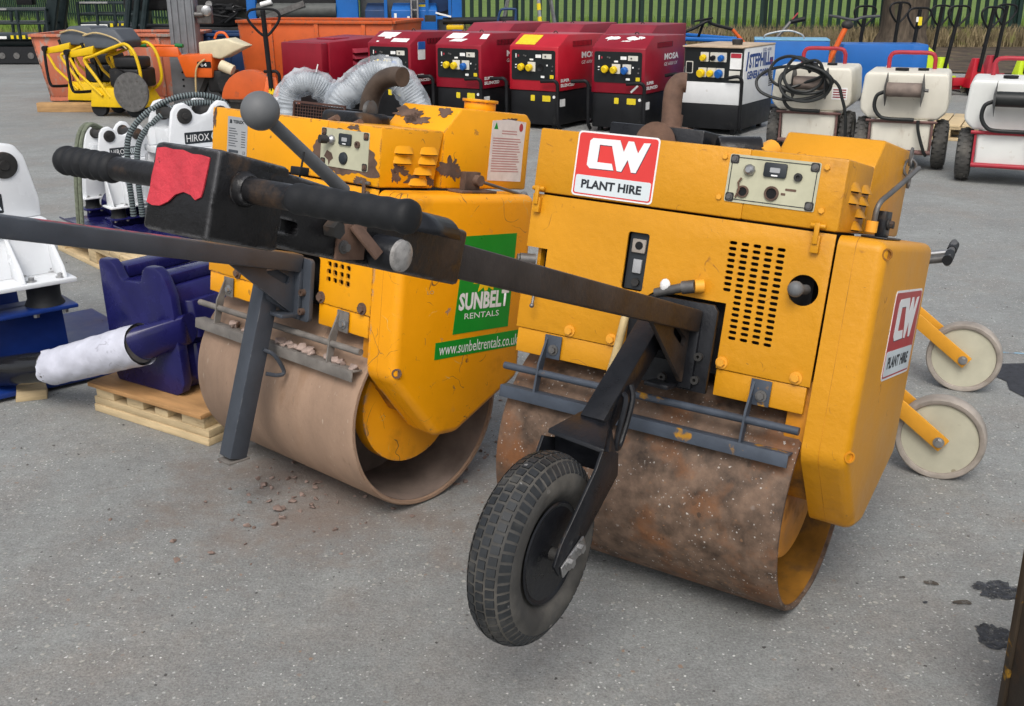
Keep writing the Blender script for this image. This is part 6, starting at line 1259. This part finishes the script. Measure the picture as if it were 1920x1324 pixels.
# ================================================================ small trolley behind the right roller, bucket at the corner, clay
ax = Vector((.442,.897,0)); hz_ = Vector((-.897,.442,0)); A0 = Vector((1.22,2.83,.120)); A1 = Vector((1.565,3.53,.120))
tw = thing('wheeled_stand', 'yellow armed stand on two white nylon wheels behind the plant hire roller', 'trolley', (1.39,3.18,0), 0); T0 = Vector((1.39,3.18,0))
for C_ in (A0, A1):
    c = C_-T0
    wh = B().lathe([(0,-.018),(.1035,-.018),(.1035,.018),(0,.018)], c, ax, 48).obj('wheel', M['nylon'], tw, smooth=40)
    B().lathe([(.1036,-.017),(.106,-.024),(.110,-.026),(.118,-.026),(.122,-.021),(.123,-.016),(.123,.016),(.122,.021),(.118,.026),(.110,.026),(.106,.024),(.1036,.017)], c, ax, 48).obj('tread_band', M['nylon_t'], wh)
    for s_ in (-1,1):
        p = c+ax*(s_*.040); q = p+hz_*.42+Vector((0,0,.31))
        arm_ = B().beam(p-(q-p).normalized()*.018, q, .008, .046, (0,0,1)).obj('wheel_arm', M['bolt_y'], tw, .003); hexbolt(p+ax*(s_*.004), ax*s_, .010, .012, M['steel'], arm_)
m0 = (A0+A1)/2-T0
B().beam(A0-T0+hz_*.36+Vector((0,0,.27)), A1-T0+hz_*.36+Vector((0,0,.27)), .05, .05).obj('cross_beam', M['bolt_y'], tw, .003)
b0 = m0+hz_*.36+Vector((0,0,.27)); B().tube([b0, b0-hz_*.12+Vector((0,0,.12)), b0-hz_*.30+Vector((0,0,.16))], .012, 10).obj('handle_stem', M['steel_d'], tw)
g0 = Vector((1.375,3.30,.545))-T0
B().tube([b0, g0-hz_*-.10+Vector((0,0,-.02)), g0], .011, 10).obj('handle_tube', M['steel'], tw)
B().cyl(g0-ax*.105+Vector((0,0,-.010)), g0+ax*.105+Vector((0,0,.010)), .011, 12).obj('handle_bar', M['steel_d'], tw)
for s_ in (-1,1): B().cyl(g0+ax*(s_*.025), g0+ax*(s_*.115), .0155, 14).obj('handle_grip', M['rubber'], tw)
B().beam(A0-T0+hz_*.40+Vector((0,0,.29)), A0-T0+hz_*.40+ax*.02+Vector((0,0,.0)), .04, .04).obj('prop_leg', M['bolt_y'], tw, .003)
# corner of another machine: worn skirt plate with chipped yellow edge
sk_m = mat('rust_brown_skirt', (.055,.040,.028), .7, var=.35, vscale=8, patch=(.14,.07,.03), patch_amt=.04, patch_scale=6, patch_soft=.2, bump=.4)
sk_y = mat('chipped_yellow_edge', (.045,.032,.02), .6, var=.3, vscale=10, patch=(.34,.18,.015), patch_amt=.075, patch_scale=17, patch_soft=.05)
bk = thing('digger_bucket', 'dark rusty bucket with chipped yellow edge cut by the right corner', 'bucket', (.914,1.70,0), .0)
bp_ = [(.0,.0),(.0,.40),(.05,.46),(.40,.50),(.58,.28),(.52,.0)]
for y0 in (0,-.62): B().prism(bp_, 1, y0-.014, y0).obj('side_plate', sk_m, bk, .003)
B().span((-.004,-.016,.0),(.016,.004,.405)).obj('wear_edge', sk_y, bk, .003)
B().span((.002,-.619,.0),(.014,-.0165,.40)).obj('front_plate', sk_m, bk, .002)
B().span((.0145,-.619,.0),(.52,-.0165,.012)).obj('floor_plate', sk_m, bk, .002)
# lumps of dry clay lying on the left roller's scraper bar
mw = ROLL_L.matrix_world.copy(); base = Vector((.35,.229,-.4875)); rg = random.Random(31)
for x, y, r in ((.150,-.012,.016),(.165,-.020,.010),(.205,-.018,.008),(.235,-.020,.009),(.245,-.016,.006),(.372,-.016,.015),(.392,-.022,.011),(.405,-.014,.013),(.425,-.020,.011),(.445,-.014,.015),(.465,-.018,.016),(.485,-.014,.017),(.505,-.020,.010),(.575,-.014,.015),(.598,-.020,.012),(.612,-.016,.013),(.628,-.020,.009),(.672,-.016,.014)):
    c = mw @ (Vector((x,y,-.086+r*.45))-base); b = B(); r *= 1.25; pts = rock(rg, r, .8); b.hull(pts); o = b.obj('clay_lump', M['clay'], None, .001, 1, 30); o.location = c
    tag(o, 'lump of dry pinkish clay lying on the scraper bar of the worn roller', 'clay lump', 'clay lumps on the scraper bar')
for x, y, r in ((-.63,2.61,.017),(-.60,2.655,.013),(-.585,2.70,.011),(-.665,2.66,.010),(-.54,2.62,.010),(-.70,2.76,.012),(-.56,2.77,.009),(-.64,2.80,.011),(-.73,2.70,.008),(-.515,2.70,.008)):
    b = B(); b.hull(rock(rg, r, .6)); o = b.obj('clay_clod', clay_d, None, .001, 1, 30); o.location = (x,y,r*.4)
    tag(o, 'clod of brown clay on the ground below the worn roller drum', 'clay clod', 'clay clods on the ground')
